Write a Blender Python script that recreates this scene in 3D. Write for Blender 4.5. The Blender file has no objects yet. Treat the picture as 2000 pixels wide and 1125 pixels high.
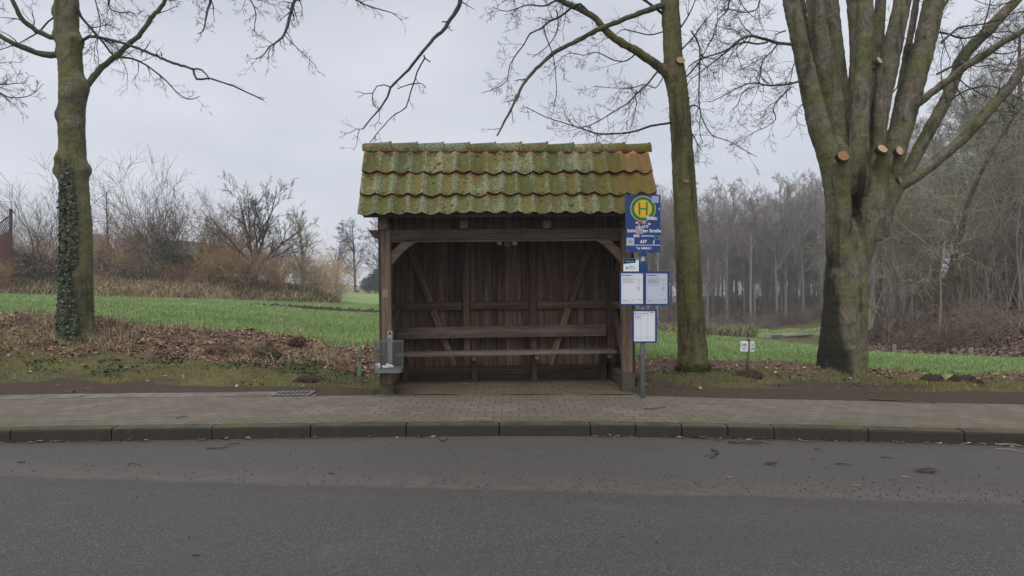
import bpy, bmesh, math, random
import numpy as np
from mathutils import Vector, Matrix, Euler

S = bpy.context.scene
COL = S.collection
# ------------------------------------------------------------------ camera, sky, sun, exposure
F = 1190.0            # focal length in pixels of the 2000 px wide photograph
CAM_H, HZ = 1.6, 567.0
cam_d = bpy.data.cameras.new('camera')
cam_d.lens = 36.0 * F / 2000.0
cam_d.sensor_width = 36.0
cam_d.shift_y = (HZ - 562.5) / 2000.0
cam_d.clip_start, cam_d.clip_end = 0.05, 2000
cam = bpy.data.objects.new('camera', cam_d)
cam.location = (0, 0, CAM_H)
cam.rotation_euler = (math.radians(90), 0, 0)
COL.objects.link(cam)
S.camera = cam
S.view_settings.view_transform = 'Standard'
S.view_settings.look = 'None'
S.view_settings.exposure = 0.66
S.view_settings.gamma = 1.0
S.cycles.use_denoising = True
S.cycles.denoising_prefilter = 'ACCURATE'
S.cycles.volume_bounces = 0
S.cycles.use_adaptive_sampling = False
SUN_EL, SUN_AZ = math.radians(58), math.radians(200)
SUN_STRENGTH, SKY_MIX = 1.1, 0.88
W = bpy.data.worlds.new('World')
S.world = W
W.use_nodes = True
wn, wl = W.node_tree.nodes, W.node_tree.links
wn.clear()
w_out = wn.new('ShaderNodeOutputWorld')
w_mix = wn.new('ShaderNodeMixShader')
w_mix.inputs[0].default_value = SKY_MIX
w_b1 = wn.new('ShaderNodeBackground'); w_b1.inputs[1].default_value = 0.07
w_sky = wn.new('ShaderNodeTexSky'); w_sky.sky_type = 'NISHITA'; w_sky.sun_disc = False
w_sky.sun_elevation = SUN_EL; w_sky.sun_rotation = SUN_AZ
w_sky.dust_density = 4.0; w_sky.air_density = 1.0
wl.new(w_sky.outputs[0], w_b1.inputs[0])
# the overcast: slow cloud banks, brighter overhead than at the horizon
w_tc = wn.new('ShaderNodeTexCoord')
w_mp = wn.new('ShaderNodeMapping'); w_mp.inputs['Scale'].default_value = (1.0, 1.0, 2.6)
wl.new(w_tc.outputs['Generated'], w_mp.inputs['Vector'])
w_no = wn.new('ShaderNodeTexNoise'); w_no.inputs['Scale'].default_value = 3.0
w_no.inputs['Detail'].default_value = 4; w_no.inputs['Roughness'].default_value = 0.45
wl.new(w_mp.outputs[0], w_no.inputs['Vector'])
w_cr = wn.new('ShaderNodeValToRGB')
w_cr.color_ramp.elements[0].position = 0.32; w_cr.color_ramp.elements[0].color = (0.490, 0.515, 0.575, 1)
w_cr.color_ramp.elements[1].position = 0.68; w_cr.color_ramp.elements[1].color = (0.615, 0.637, 0.695, 1)
wl.new(w_no.outputs[0], w_cr.inputs[0])
w_sep = wn.new('ShaderNodeSeparateXYZ'); wl.new(w_tc.outputs['Generated'], w_sep.inputs[0])
w_gr = wn.new('ShaderNodeValToRGB')
w_gr.color_ramp.elements[0].position = 0.0; w_gr.color_ramp.elements[0].color = (0.90, 0.90, 0.90, 1)
w_gr.color_ramp.elements[1].position = 0.22; w_gr.color_ramp.elements[1].color = (0.88, 0.88, 0.88, 1)
e_ = w_gr.color_ramp.elements.new(0.42); e_.color = (0.82, 0.82, 0.82, 1)
e_ = w_gr.color_ramp.elements.new(0.9); e_.color = (1.55, 1.52, 1.48, 1)
wl.new(w_sep.outputs[2], w_gr.inputs[0])
w_mul = wn.new('ShaderNodeMix'); w_mul.data_type = 'RGBA'; w_mul.blend_type = 'MULTIPLY'
w_mul.inputs[0].default_value = 1.0
wl.new(w_cr.outputs[0], w_mul.inputs[6]); wl.new(w_gr.outputs[0], w_mul.inputs[7])
w_b2 = wn.new('ShaderNodeBackground'); w_b2.inputs[1].default_value = 1.0
wl.new(w_mul.outputs[2], w_b2.inputs[0])
wl.new(w_b1.outputs[0], w_mix.inputs[1]); wl.new(w_b2.outputs[0], w_mix.inputs[2])
wl.new(w_mix.outputs[0], w_out.inputs[0])
sun_d = bpy.data.lights.new('sun', 'SUN')
sun_d.energy = SUN_STRENGTH; sun_d.angle = math.radians(50); sun_d.color = (1.0, 0.97, 0.93)
sun = bpy.data.objects.new('sun', sun_d)
sun.rotation_euler = (math.radians(90) - SUN_EL, 0, math.radians(180) - SUN_AZ + math.radians(0))
sun.location = (0, -10, 30)
COL.objects.link(sun)

# ------------------------------------------------------------------ helpers
def P(x, y, D):
    """a point of the place from where the photograph shows it and how far off it stands"""
    return Vector(((x - 1000.0) / F * D, D, CAM_H - (y - HZ) / F * D))

def tag(o, label=None, cat=None, group=None, kind=None):
    if label: o['label'] = label
    if cat: o['category'] = cat
    if group: o['group'] = group
    if kind: o['kind'] = kind
    return o

def empty(name, loc=(0, 0, 0), rot=(0, 0, 0), label=None, cat=None, group=None, scale=1.0):
    o = bpy.data.objects.new(name, None)
    o.empty_display_size = 0.2
    o.location = loc; o.rotation_euler = rot; o.scale = (scale,) * 3
    COL.objects.link(o)
    return tag(o, label, cat, group)

def link(name, me, mat=None, parent=None, smooth=False, loc=None, rot=None):
    if mat is not None:
        if isinstance(mat, (list, tuple)):
            for m in mat: me.materials.append(m)
        else:
            me.materials.append(mat)
    o = bpy.data.objects.new(name, me)
    COL.objects.link(o)
    if parent is not None: o.parent = parent
    if loc is not None: o.location = loc
    if rot is not None: o.rotation_euler = rot
    if smooth and len(me.polygons):
        me.polygons.foreach_set('use_smooth', np.ones(len(me.polygons), bool))
    return o

class MB:
    """collects shapes and builds them as one mesh object"""
    def __init__(s):
        s.v, s.f, s.c, s.mi = [], [], [], []
        s.col = (1, 1, 1, 1); s.m = 0
    def add(s, vs, fs, cols=None):
        o = len(s.v)
        s.v.extend(vs)
        s.f.extend([tuple(i + o for i in f) for f in fs])
        s.c.extend(cols if cols is not None else [s.col] * len(vs))
        s.mi.extend([s.m] * len(fs))
    def box(s, x0, x1, y0, y1, z0, z1, M=None):
        vs = [Vector(p) for p in ((x0,y0,z0),(x1,y0,z0),(x1,y1,z0),(x0,y1,z0),(x0,y0,z1),(x1,y0,z1),(x1,y1,z1),(x0,y1,z1))]
        if M is not None: vs = [M @ p for p in vs]
        s.add(vs, [(0,3,2,1),(4,5,6,7),(0,1,5,4),(1,2,6,5),(2,3,7,6),(3,0,4,7)])
    def tube(s, pts, rads, n=6, cap=True, c0=None):
        m = len(pts)
        if m < 2: return
        o = len(s.v)
        t = (pts[1] - pts[0]).normalized()
        u = t.orthogonal().normalized()
        ca = [(math.cos(2*math.pi*k/n), math.sin(2*math.pi*k/n)) for k in range(n)]
        for i in range(m):
            if i == 0: t = pts[1] - pts[0]
            elif i == m - 1: t = pts[i] - pts[i-1]
            else: t = pts[i+1] - pts[i-1]
            if t.length < 1e-9: t = Vector((0, 0, 1))
            t.normalize()
            u = u - t * u.dot(t)
            if u.length < 1e-6: u = t.orthogonal()
            u.normalize()
            w = t.cross(u)
            p, r = pts[i], rads[i]
            for a, b in ca:
                s.v.append(p + u * (a*r) + w * (b*r))
        col = c0 or s.col
        s.c.extend([col] * (m*n))
        for i in range(m-1):
            a = o + i*n
            for k in range(n):
                k2 = (k+1) % n
                s.f.append((a+k, a+k2, a+n+k2, a+n+k))
        nf = (m-1)*n
        if cap:
            s.f.append(tuple(o+k for k in reversed(range(n))))
            s.f.append(tuple(o+(m-1)*n+k for k in range(n)))
            nf += 2
        s.mi.extend([s.m] * nf)
    def cyl(s, p0, p1, r, n=12, r1=None):
        s.tube([Vector(p0), Vector(p1)], [r, r if r1 is None else r1], n)
    def prism(s, poly, axis, a0, a1):
        """poly: 2D outline; axis 0/1/2 is the direction it is pulled along from a0 to a1"""
        n = len(poly)
        def pt(q, a):
            if axis == 0: return Vector((a, q[0], q[1]))
            if axis == 1: return Vector((q[0], a, q[1]))
            return Vector((q[0], q[1], a))
        vs = [pt(q, a0) for q in poly] + [pt(q, a1) for q in poly]
        fs = [tuple(range(n)), tuple(reversed(range(n, 2*n)))]
        fs += [(i, (i+1) % n + 0, (i+1) % n + n, i + n) for i in range(n)]
        s.add(vs, fs)
    def mesh(s, name, bevel=0.0, fix=True):
        me = bpy.data.meshes.new(name)
        me.from_pydata([tuple(p) for p in s.v], [], s.f)
        if any(s.mi): me.polygons.foreach_set('material_index', s.mi)
        at = me.color_attributes.new('Col', 'FLOAT_COLOR', 'POINT')
        at.data.foreach_set('color', np.array(s.c, dtype=np.float32).reshape(-1))
        if fix or bevel:
            bm = bmesh.new(); bm.from_mesh(me)
            if fix: bmesh.ops.recalc_face_normals(bm, faces=bm.faces)
            if bevel:
                bmesh.ops.bevel(bm, geom=[e for e in bm.edges if e.calc_face_angle(0) > 0.5], offset=bevel,
                                segments=2, profile=0.6, affect='EDGES', clamp_overlap=True)
            bm.to_mesh(me); bm.free()
        me.update()
        return me
    def build(s, name, mat, parent=None, bevel=0.0, smooth=False, fix=True, loc=None, rot=None):
        return link(name, s.mesh(name, bevel, fix), mat, parent, smooth, loc, rot)

def np_mesh(name, V, Q, C=None):
    """fast mesh from numpy: V (n,3), Q (m,k) faces of equal size, C (n,4) vertex colours"""
    me = bpy.data.meshes.new(name)
    n, (m, k) = len(V), Q.shape
    me.vertices.add(n); me.vertices.foreach_set('co', np.asarray(V, np.float32).ravel())
    me.loops.add(m*k); me.loops.foreach_set('vertex_index', np.asarray(Q, np.int32).ravel())
    me.polygons.add(m)
    me.polygons.foreach_set('loop_start', np.arange(0, m*k, k, dtype=np.int32))
    if C is not None:
        at = me.color_attributes.new('Col', 'FLOAT_COLOR', 'POINT')
        at.data.foreach_set('color', np.asarray(C, np.float32).ravel())
    me.update(calc_edges=True); me.validate()
    return me

# value noise in numpy
_rs = np.random.RandomState(7)
_tab = _rs.rand(256, 256)
def vn(x, y, k=0):
    x = np.asarray(x, float) + 31.7*k; y = np.asarray(y, float) + 17.3*k
    xi, yi = np.floor(x).astype(int), np.floor(y).astype(int)
    fx, fy = x - xi, y - yi
    fx, fy = fx*fx*(3-2*fx), fy*fy*(3-2*fy)
    a, b = _tab[xi % 256, yi % 256], _tab[(xi+1) % 256, yi % 256]
    c, d = _tab[xi % 256, (yi+1) % 256], _tab[(xi+1) % 256, (yi+1) % 256]
    return (a*(1-fx)+b*fx)*(1-fy) + (c*(1-fx)+d*fx)*fy
def fbm(x, y, k=0, o=4):
    s, a, t = 0, 0.5, 0
    for i in range(o):
        s = s + a*vn(x*2**i, y*2**i, k+i*3); t += a; a *= 0.5
    return s/t
def sstep(a, b, x):
    t = np.clip((np.asarray(x, float)-a)/(b-a), 0, 1)
    return t*t*(3-2*t)

# ------------------------------------------------------------------ material helpers
class NT:
    def __init__(s, name):
        s.mat = bpy.data.materials.new(name); s.mat.use_nodes = True
        s.t = s.mat.node_tree; s.t.nodes.clear()
        s.out = s.t.nodes.new('ShaderNodeOutputMaterial')
        s._tc = None
    def put(s, inp, v):
        if isinstance(v, bpy.types.NodeSocket): s.t.links.new(v, inp)
        elif isinstance(v, (tuple, list)) and len(v) == 3 and inp.type == 'RGBA': inp.default_value = (*v, 1)
        else: inp.default_value = v
    def coord(s, scale=(1, 1, 1), kind='Object', rot=(0, 0, 0)):
        if s._tc is None: s._tc = s.t.nodes.new('ShaderNodeTexCoord')
        o = s._tc.outputs[kind]
        if tuple(scale) == (1, 1, 1) and tuple(rot) == (0, 0, 0): return o
        m = s.t.nodes.new('ShaderNodeMapping'); m.inputs['Scale'].default_value = scale; m.inputs['Rotation'].default_value = rot
        s.t.links.new(o, m.inputs['Vector']); return m.outputs[0]
    def noise(s, vec, scale, detail=4, rough=0.55, dist=0.0, color=False):
        n = s.t.nodes.new('ShaderNodeTexNoise')
        s.put(n.inputs['Vector'], vec); n.inputs['Scale'].default_value = scale
        n.inputs['Detail'].default_value = detail; n.inputs['Roughness'].default_value = rough
        n.inputs['Distortion'].default_value = dist
        return n.outputs[1 if color else 0]
    def voro(s, vec, scale, feature='F1', out=0, rnd=1.0):
        n = s.t.nodes.new('ShaderNodeTexVoronoi'); n.feature = feature
        s.put(n.inputs['Vector'], vec); n.inputs['Scale'].default_value = scale
        n.inputs['Randomness'].default_value = rnd
        return n.outputs[out]
    def ramp(s, fac, stops, interp='LINEAR'):
        n = s.t.nodes.new('ShaderNodeValToRGB'); s.put(n.inputs[0], fac)
        cr = n.color_ramp; cr.interpolation = interp
        while len(cr.elements) < len(stops): cr.elements.new(0.5)
        for e, (p, c) in zip(cr.elements, stops):
            e.position = p
            e.color = (c, c, c, 1) if isinstance(c, (int, float)) else (*c, 1)
        return n.outputs[0]
    def mix(s, fac, a, b, blend='MIX'):
        n = s.t.nodes.new('ShaderNodeMix'); n.data_type = 'RGBA'; n.blend_type = blend
        s.put(n.inputs[0], fac); s.put(n.inputs[6], a); s.put(n.inputs[7], b)
        return n.outputs[2]
    def math(s, op, a, b=0.0, clamp=False):
        n = s.t.nodes.new('ShaderNodeMath'); n.operation = op; n.use_clamp = clamp
        s.put(n.inputs[0], a); s.put(n.inputs[1], b)
        return n.outputs[0]
    def sstep(s, x, a, b):
        n = s.t.nodes.new('ShaderNodeMapRange'); n.interpolation_type = 'SMOOTHSTEP'
        s.put(n.inputs[0], x); s.put(n.inputs[1], a); s.put(n.inputs[2], b)
        return n.outputs[0]
    def xyz(s, vec):
        n = s.t.nodes.new('ShaderNodeSeparateXYZ'); s.put(n.inputs[0], vec); return n.outputs
    def attr(s, name='Col'):
        n = s.t.nodes.new('ShaderNodeAttribute'); n.attribute_name = name
        return n
    def rgb(s, col):
        n = s.t.nodes.new('ShaderNodeSeparateColor'); s.put(n.inputs[0], col); return n.outputs
    def bump(s, h, strength=0.5, dist=0.01, normal=None):
        n = s.t.nodes.new('ShaderNodeBump'); s.put(n.inputs['Height'], h)
        n.inputs['Strength'].default_value = strength; n.inputs['Distance'].default_value = dist
        if normal is not None: s.put(n.inputs['Normal'], normal)
        return n.outputs[0]
    def done(s, color, rough=0.8, normal=None, metal=0.0, spec=0.3, trans=None):
        b = s.t.nodes.new('ShaderNodeBsdfPrincipled')
        s.put(b.inputs['Base Color'], color); s.put(b.inputs['Roughness'], rough)
        s.put(b.inputs['Metallic'], metal); s.put(b.inputs['Specular IOR Level'], spec)
        if normal is not None: s.put(b.inputs['Normal'], normal)
        s.t.links.new(b.outputs[0], s.out.inputs[0])
        return s.mat

def plain(name, col, rough=0.6, metal=0.0, var=0.15, scale=6.0, spec=0.35):
    n = NT(name); v = n.coord()
    c = n.mix(n.math('MULTIPLY', n.noise(v, scale, 5), 1.0), tuple(x*(1-var) for x in col), tuple(min(1, x*(1+var)) for x in col))
    return n.done(c, rough, None, metal, spec)

def vcol(name, rough=0.8, spec=0.15, gain=(1, 1, 1)):
    n = NT(name); a = n.attr()
    return n.done(n.mix(1.0, a.outputs['Color'], (*gain, 1), 'MULTIPLY'), rough, None, 0, spec)
# ------------------------------------------------------------------ materials
def wood(name, base, grey, rough=0.85, grain=(1.2, 16, 16), greyness=0.5):
    n = NT(name)
    v = n.coord(grain)
    info = n.t.nodes.new('ShaderNodeObjectInfo')
    a = n.attr()
    g = n.noise(v, 6.0, 7, 0.65, 0.6)
    fine = n.noise(v, 22.0, 4, 0.6)
    wear = n.noise(n.coord(tuple(x*0.35 for x in grain)), 3.0, 5, 0.6, 0.3)
    c = n.mix(n.ramp(g, [(0.3, 0.0), (0.72, 1.0)]), tuple(x*0.45 for x in base), tuple(x*1.35 for x in base))
    c = n.mix(n.math('MULTIPLY', n.ramp(wear, [(0.42, 0.0), (0.66, 1.0)]), greyness), c, grey)
    c = n.mix(n.ramp(fine, [(0.30, 0.75), (0.42, 0.0)]), c, tuple(x*0.25 for x in base))
    kn = n.voro(n.coord(tuple(max(x*0.35, 1.2) for x in grain)), 1.1)
    c = n.mix(n.ramp(kn, [(0.045, 0.8), (0.085, 0.0)]), c, tuple(x*0.3 for x in base))
    c = n.mix(1.0, c, n.mix(info.outputs['Random'], (0.78, 0.78, 0.80), (1.2, 1.17, 1.12)), 'MULTIPLY')
    c = n.mix(1.0, c, a.outputs['Color'], 'MULTIPLY')
    nb = n.bump(n.math('ADD', g, n.math('MULTIPLY', fine, 0.7)), 0.7, 0.006)
    return n.done(c, rough, nb, 0, 0.2)
M_BEAM = wood('weathered_beam_wood', (0.112, 0.074, 0.050), (0.205, 0.162, 0.128), greyness=0.55)
M_BENCH = wood('grey_bench_wood', (0.125, 0.092, 0.072), (0.215, 0.188, 0.165), greyness=0.75)
M_BOARD = wood('dark_wall_boards', (0.094, 0.058, 0.042), (0.225, 0.172, 0.142), grain=(16, 16, 1.1), greyness=0.58)
M_SIDE = wood('outer_wall_boards', (0.060, 0.045, 0.035), (0.120, 0.105, 0.09), grain=(16, 16, 1.1), greyness=0.6)
M_POST = wood('pale_post_wood', (0.150, 0.102, 0.070), (0.24, 0.195, 0.155), grain=(1.2, 16, 16), greyness=0.6)

def m_tiles():
    n = NT('mossy_clay_tiles'); v = n.coord()
    a = n.rgb(n.attr().outputs['Color'])       # r: per tile chance, g: way down the exposed face, b: crest height
    X = n.xyz(v)[0]
    n1 = n.noise(v, 5.5, 6, 0.62, 0.4)
    n2 = n.noise(v, 26.0, 6, 0.7)
    n3 = n.noise(n.coord((1, .55, .55)), 60.0, 4, 0.65)
    blot = n.voro(n.coord(), 48.0, 'F1', 0)
    clay = n.mix(n2, (0.34, 0.115, 0.045), (0.42, 0.185, 0.085))
    brown = n.mix(n1, (0.10, 0.055, 0.030), (0.185, 0.105, 0.055))
    moss = n.mix(n1, (0.078, 0.073, 0.016), (0.190, 0.162, 0.034))
    green = n.mix(n2, (0.072, 0.082, 0.026), (0.158, 0.162, 0.060))
    lich = n.mix(n3, (0.15, 0.19, 0.115), (0.33, 0.37, 0.28))
    c = n.mix(n.ramp(n.math('ADD', n1, n.math('MULTIPLY', a[0], 0.20)), [(0.50, 0.0), (0.68, 0.8)]), moss, brown)
    rightness = n.sstep(X, 0.9, 2.2)
    gr = n.math('SUBTRACT', n.noise(v, 9.0, 6, 0.7, 0.3), n.math('MULTIPLY', rightness, 0.16))
    c = n.mix(n.ramp(gr, [(0.42, 0.0), (0.54, 1.0)]), c, green)
    # pale lichen in small rosettes, most on the crests and in the middle of the roof
    l1 = n.math('ADD', n.math('MULTIPLY', n2, 0.55), n.math('MULTIPLY', n3, 0.45))
    l1 = n.math('ADD', l1, n.math('MULTIPLY', a[2], 0.10))
    l1 = n.math('ADD', l1, n.math('MULTIPLY', n.math('SUBTRACT', n.noise(v, 2.6, 3), 0.5), 0.42))
    l1 = n.math('SUBTRACT', l1, n.math('MULTIPLY', rightness, 0.13))
    lm = n.math('MULTIPLY', n.ramp(l1, [(0.540, 0.0), (0.605, 1.0)]), 0.85)
    lm = n.math('MULTIPLY', lm, n.ramp(blot, [(0.35, 1.0), (0.75, 0.25)]))
    c = n.mix(lm, c, lich)
    c = n.mix(n.ramp(n.noise(v, 75.0, 3, .6), [(0.30, 0.75), (0.40, 0.0)]), c, (0.03, 0.028, 0.014))
    # clean clay just under the tile above and where moss has come away
    o1 = n.math('ADD', n.math('MULTIPLY', n.math('SUBTRACT', 0.105, a[1]), 9.0), n.math('MULTIPLY', n.math('SUBTRACT', n1, 0.5), 1.8))
    o1 = n.math('ADD', o1, n.math('MULTIPLY', rightness, 0.06))
    c = n.mix(n.ramp(o1, [(0.34, 0.0), (0.80, 0.9)]), c, clay)
    o2 = n.math('ADD', n.math('SUBTRACT', n.noise(v, 3.4, 5, .6), 0.5), n.math('MULTIPLY', a[0], 0.12))
    o2 = n.math('ADD', o2, n.math('MULTIPLY', rightness, 0.02))
    c = n.mix(n.ramp(o2, [(0.27, 0.0), (0.34, 0.6)]), c, clay)
    c = n.mix(1.0, c, n.mix(a[0], (0.72, 0.74, 0.72), (1.22, 1.18, 1.12)), 'MULTIPLY')
    c = n.mix(n.attr().outputs['Alpha'], (0.018, 0.015, 0.010), c)  # alpha blackens the tile lips: shadow line under each course, put in colour
    h = n.math('ADD', n.math('MULTIPLY', lm, 0.6), n.math('ADD', n2, n3))
    return n.done(c, 0.92, n.bump(h, 0.8, 0.010), 0, 0.15)
M_TILE = m_tiles()
def m_moss():
    n = NT('cushion_moss'); v = n.coord(); a = n.noise(v, 40, 5, .7)
    return n.done(n.mix(a, (0.040, 0.048, 0.010), (0.150, 0.150, 0.036)), 0.95, n.bump(a, 1.0, .01), 0, .1)
M_MOSS = m_moss()

def m_bark(name, c0, c1, moss, mossy=0.5, streak=(1, 1, .25), stain=False, lent=0.0):
    n = NT(name); v = n.coord(); vs = n.coord(streak)
    z = n.xyz(v)[2]; x = n.xyz(v)[0]
    a = n.noise(vs, 9.0, 7, 0.68, 0.5)
    b = n.noise(vs, 30.0, 6, 0.78)
    big = n.noise(v, 1.7, 5, 0.6, 0.3)
    c = n.mix(n.ramp(n.math('ADD', n.math('MULTIPLY', a, .5), n.math('MULTIPLY', b, .5)), [(0.38, 0.0), (0.62, 1.0)]), c0, c1)
    c = n.mix(n.math('MULTIPLY', n.ramp(big, [(0.56 - 0.3*mossy, 0.0), (0.80 - 0.3*mossy, 1.0)]), 0.85), c,
              n.mix(b, tuple(q*0.6 for q in moss), tuple(q*1.25 for q in moss)))
    run = n.noise(n.coord((1, 1, .10)), 6.5, 6, 0.65, 0.4)
    c = n.mix(n.math('MULTIPLY', n.ramp(run, [(0.52, 0.0), (0.66, 1.0)]), 0.72), c, (0.022, 0.020, 0.012))
    if lent:
        l = n.noise(n.coord((1.0, 1.0, 9.0)), 7.0, 4, 0.6)
        c = n.mix(n.math('MULTIPLY', n.ramp(l, [(0.58, 0.0), (0.70, 1.0)]), lent), c, (0.24, 0.225, 0.19))
    c = n.mix(n.math('MULTIPLY', n.ramp(n.noise(v, 55, 3, .6), [(0.68, 0.0), (0.78, 1.0)]), 0.45), c, (0.30, 0.31, 0.26))
    if stain:     # the dark wet run-off stain on the left of the trunk's front, wider at the foot
        w = n.math('MULTIPLY', n.math('SUBTRACT', n.noise(v, 4.5, 5, .65), 0.5), 0.22)
        xr = n.math('SUBTRACT', n.math('SUBTRACT', -0.075, n.math('MULTIPLY', z, 0.085)), x)
        xl = n.math('ADD', x, n.math('SUBTRACT', 0.60, n.math('MULTIPLY', z, 0.130)))
        m = n.math('MULTIPLY', n.sstep(n.math('ADD', xr, w), -0.05, 0.06), n.sstep(n.math('ADD', xl, w), -0.06, 0.10))
        m = n.math('MULTIPLY', m, n.sstep(n.math('ADD', z, n.math('MULTIPLY', w, 3.0)), 2.45, 2.0))
        c = n.mix(n.math('MULTIPLY', m, 0.90), c, (0.020, 0.020, 0.012))
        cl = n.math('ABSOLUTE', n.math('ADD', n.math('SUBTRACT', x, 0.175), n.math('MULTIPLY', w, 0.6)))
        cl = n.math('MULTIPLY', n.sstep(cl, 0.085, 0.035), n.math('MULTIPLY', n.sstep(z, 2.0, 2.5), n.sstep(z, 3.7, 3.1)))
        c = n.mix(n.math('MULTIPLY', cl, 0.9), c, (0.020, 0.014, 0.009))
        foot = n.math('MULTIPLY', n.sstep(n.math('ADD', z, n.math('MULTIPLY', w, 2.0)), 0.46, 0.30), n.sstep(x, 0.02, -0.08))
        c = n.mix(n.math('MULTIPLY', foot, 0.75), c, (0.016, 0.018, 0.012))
    return n.done(c, 0.9, n.bump(n.math('ADD', a, n.math('MULTIPLY', b, .6)), 1.0, 0.030), 0, 0.2)
M_BARK_L = m_bark('grey_mossy_bark', (0.042, 0.038, 0.024), (0.250, 0.235, 0.185), (0.140, 0.138, 0.040), 0.74, (1, 1, .8), lent=0.25)
M_BARK_M = m_bark('brown_green_bark', (0.030, 0.025, 0.013), (0.200, 0.165, 0.098), (0.140, 0.140, 0.046), 0.68, (1.6, 1.6, .22))
M_BARK_R = m_bark('smooth_streaked_bark', (0.050, 0.043, 0.031), (0.240, 0.208, 0.160), (0.130, 0.132, 0.044), 0.60, (1, 1, .5), True, 0.50)
M_TWIG = plain('dark_twig_bark', (0.040, 0.036, 0.033), 0.85, var=0.35, scale=9)
M_TWIG_G = plain('greenish_twig_bark', (0.060, 0.055, 0.038), 0.85, var=0.35, scale=9)
M_LIMB = m_bark('limb_bark', (0.050, 0.048, 0.034), (0.150, 0.143, 0.105), (0.105, 0.108, 0.040), 0.55, (1, 1, 1))

def m_cut(name, c0, c1):
    n = NT(name); v = n.coord()
    d = n.t.nodes.new('ShaderNodeVectorMath'); d.operation = 'LENGTH'; n.put(d.inputs[0], v)
    r = n.math('SINE', n.math('MULTIPLY', n.math('ADD', d.outputs['Value'], n.math('MULTIPLY', n.noise(v, 18, 3), .02)), 420))
    c = n.mix(n.math('MULTIPLY', n.math('ADD', r, 1.0), 0.3), c0, c1)
    c = n.mix(n.ramp(n.noise(v, 30, 4), [(0.5, 0.0), (0.75, 0.5)]), c, tuple(q*0.6 for q in c0))
    return n.done(c, 0.8, None, 0, 0.2)
M_CUT = m_cut('fresh_cut_wood', (0.36, 0.24, 0.145), (0.48, 0.35, 0.23))
M_CUTR = m_cut('reddish_cut_wood', (0.26, 0.115, 0.065), (0.33, 0.165, 0.10))
M_CUTO = m_cut('old_cut_wood', (0.22, 0.14, 0.09), (0.30, 0.20, 0.14))

def m_ground():
    n = NT('verge_and_field_ground'); v = n.coord()
    at = n.attr(); w = n.rgb(at.outputs['Color'])
    n1 = n.noise(v, 1.3, 6, 0.6, 0.3); n2 = n.noise(v, 9.0, 6, 0.68); n3 = n.noise(v, 42.0, 5, 0.7)
    moss = n.mix(n1, (0.066, 0.068, 0.030), (0.130, 0.120, 0.052))
    moss = n.mix(n.ramp(n.noise(v, 0.9, 5, .6), [(0.52, 0.0), (0.66, 0.7)]), moss, (0.135, 0.130, 0.038))
    moss = n.mix(n.ramp(n2, [(0.46, 0.0), (0.60, 0.85)]), moss, (0.088, 0.066, 0.048))
    soil = n.mix(n2, (0.036, 0.025, 0.018), (0.092, 0.067, 0.050))
    soil = n.mix(n.ramp(n3, [(0.62, 0.0), (0.74, 0.6)]), soil, (0.14, 0.110, 0.085))
    leaf = n.mix(n3, (0.060, 0.038, 0.026), (0.200, 0.135, 0.095))
    leaf = n.mix(n.ramp(n2, [(0.56, 0.0), (0.70, 0.8)]), leaf, (0.05, 0.04, 0.02))
    field = n.mix(n2, (0.140, 0.195, 0.062), (0.225, 0.300, 0.110))
    field = n.mix(n.ramp(n.noise(v, 4.0, 5, .7), [(0.60, 0.0), (0.74, 0.5)]), field, (0.15, 0.17, 0.08))
    dry = n.mix(n2, (0.150, 0.115, 0.060), (0.360, 0.275, 0.165))
    dry = n.mix(n.ramp(n.noise(v, 0.7, 4), [(0.48, 0.0), (0.60, 0.8)]), dry, (0.085, 0.100, 0.030))
    def edge(q):
        return n.ramp(n.math('ADD', q, n.math('MULTIPLY', n.math('SUBTRACT', n.noise(v, 3.5, 6, .7), 0.5), 0.9)), [(0.36, 0.0), (0.60, 1.0)])
    c = n.mix(edge(w[0]), moss, soil)
    c = n.mix(edge(w[1]), c, leaf)
    c = n.mix(edge(at.outputs['Alpha']), c, dry)
    c = n.mix(n.ramp(n.math('ADD', w[2], n.math('MULTIPLY', n.math('SUBTRACT', n2, .5), .5)), [(0.4, 0.0), (0.6, 1.0)]), c, field)
    h = n.math('ADD', n2, n.math('MULTIPLY', n3, 0.6))
    return n.done(c, 0.95, n.bump(h, 0.9, 0.035), 0, 0.12)
M_GROUND = m_ground()

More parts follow.
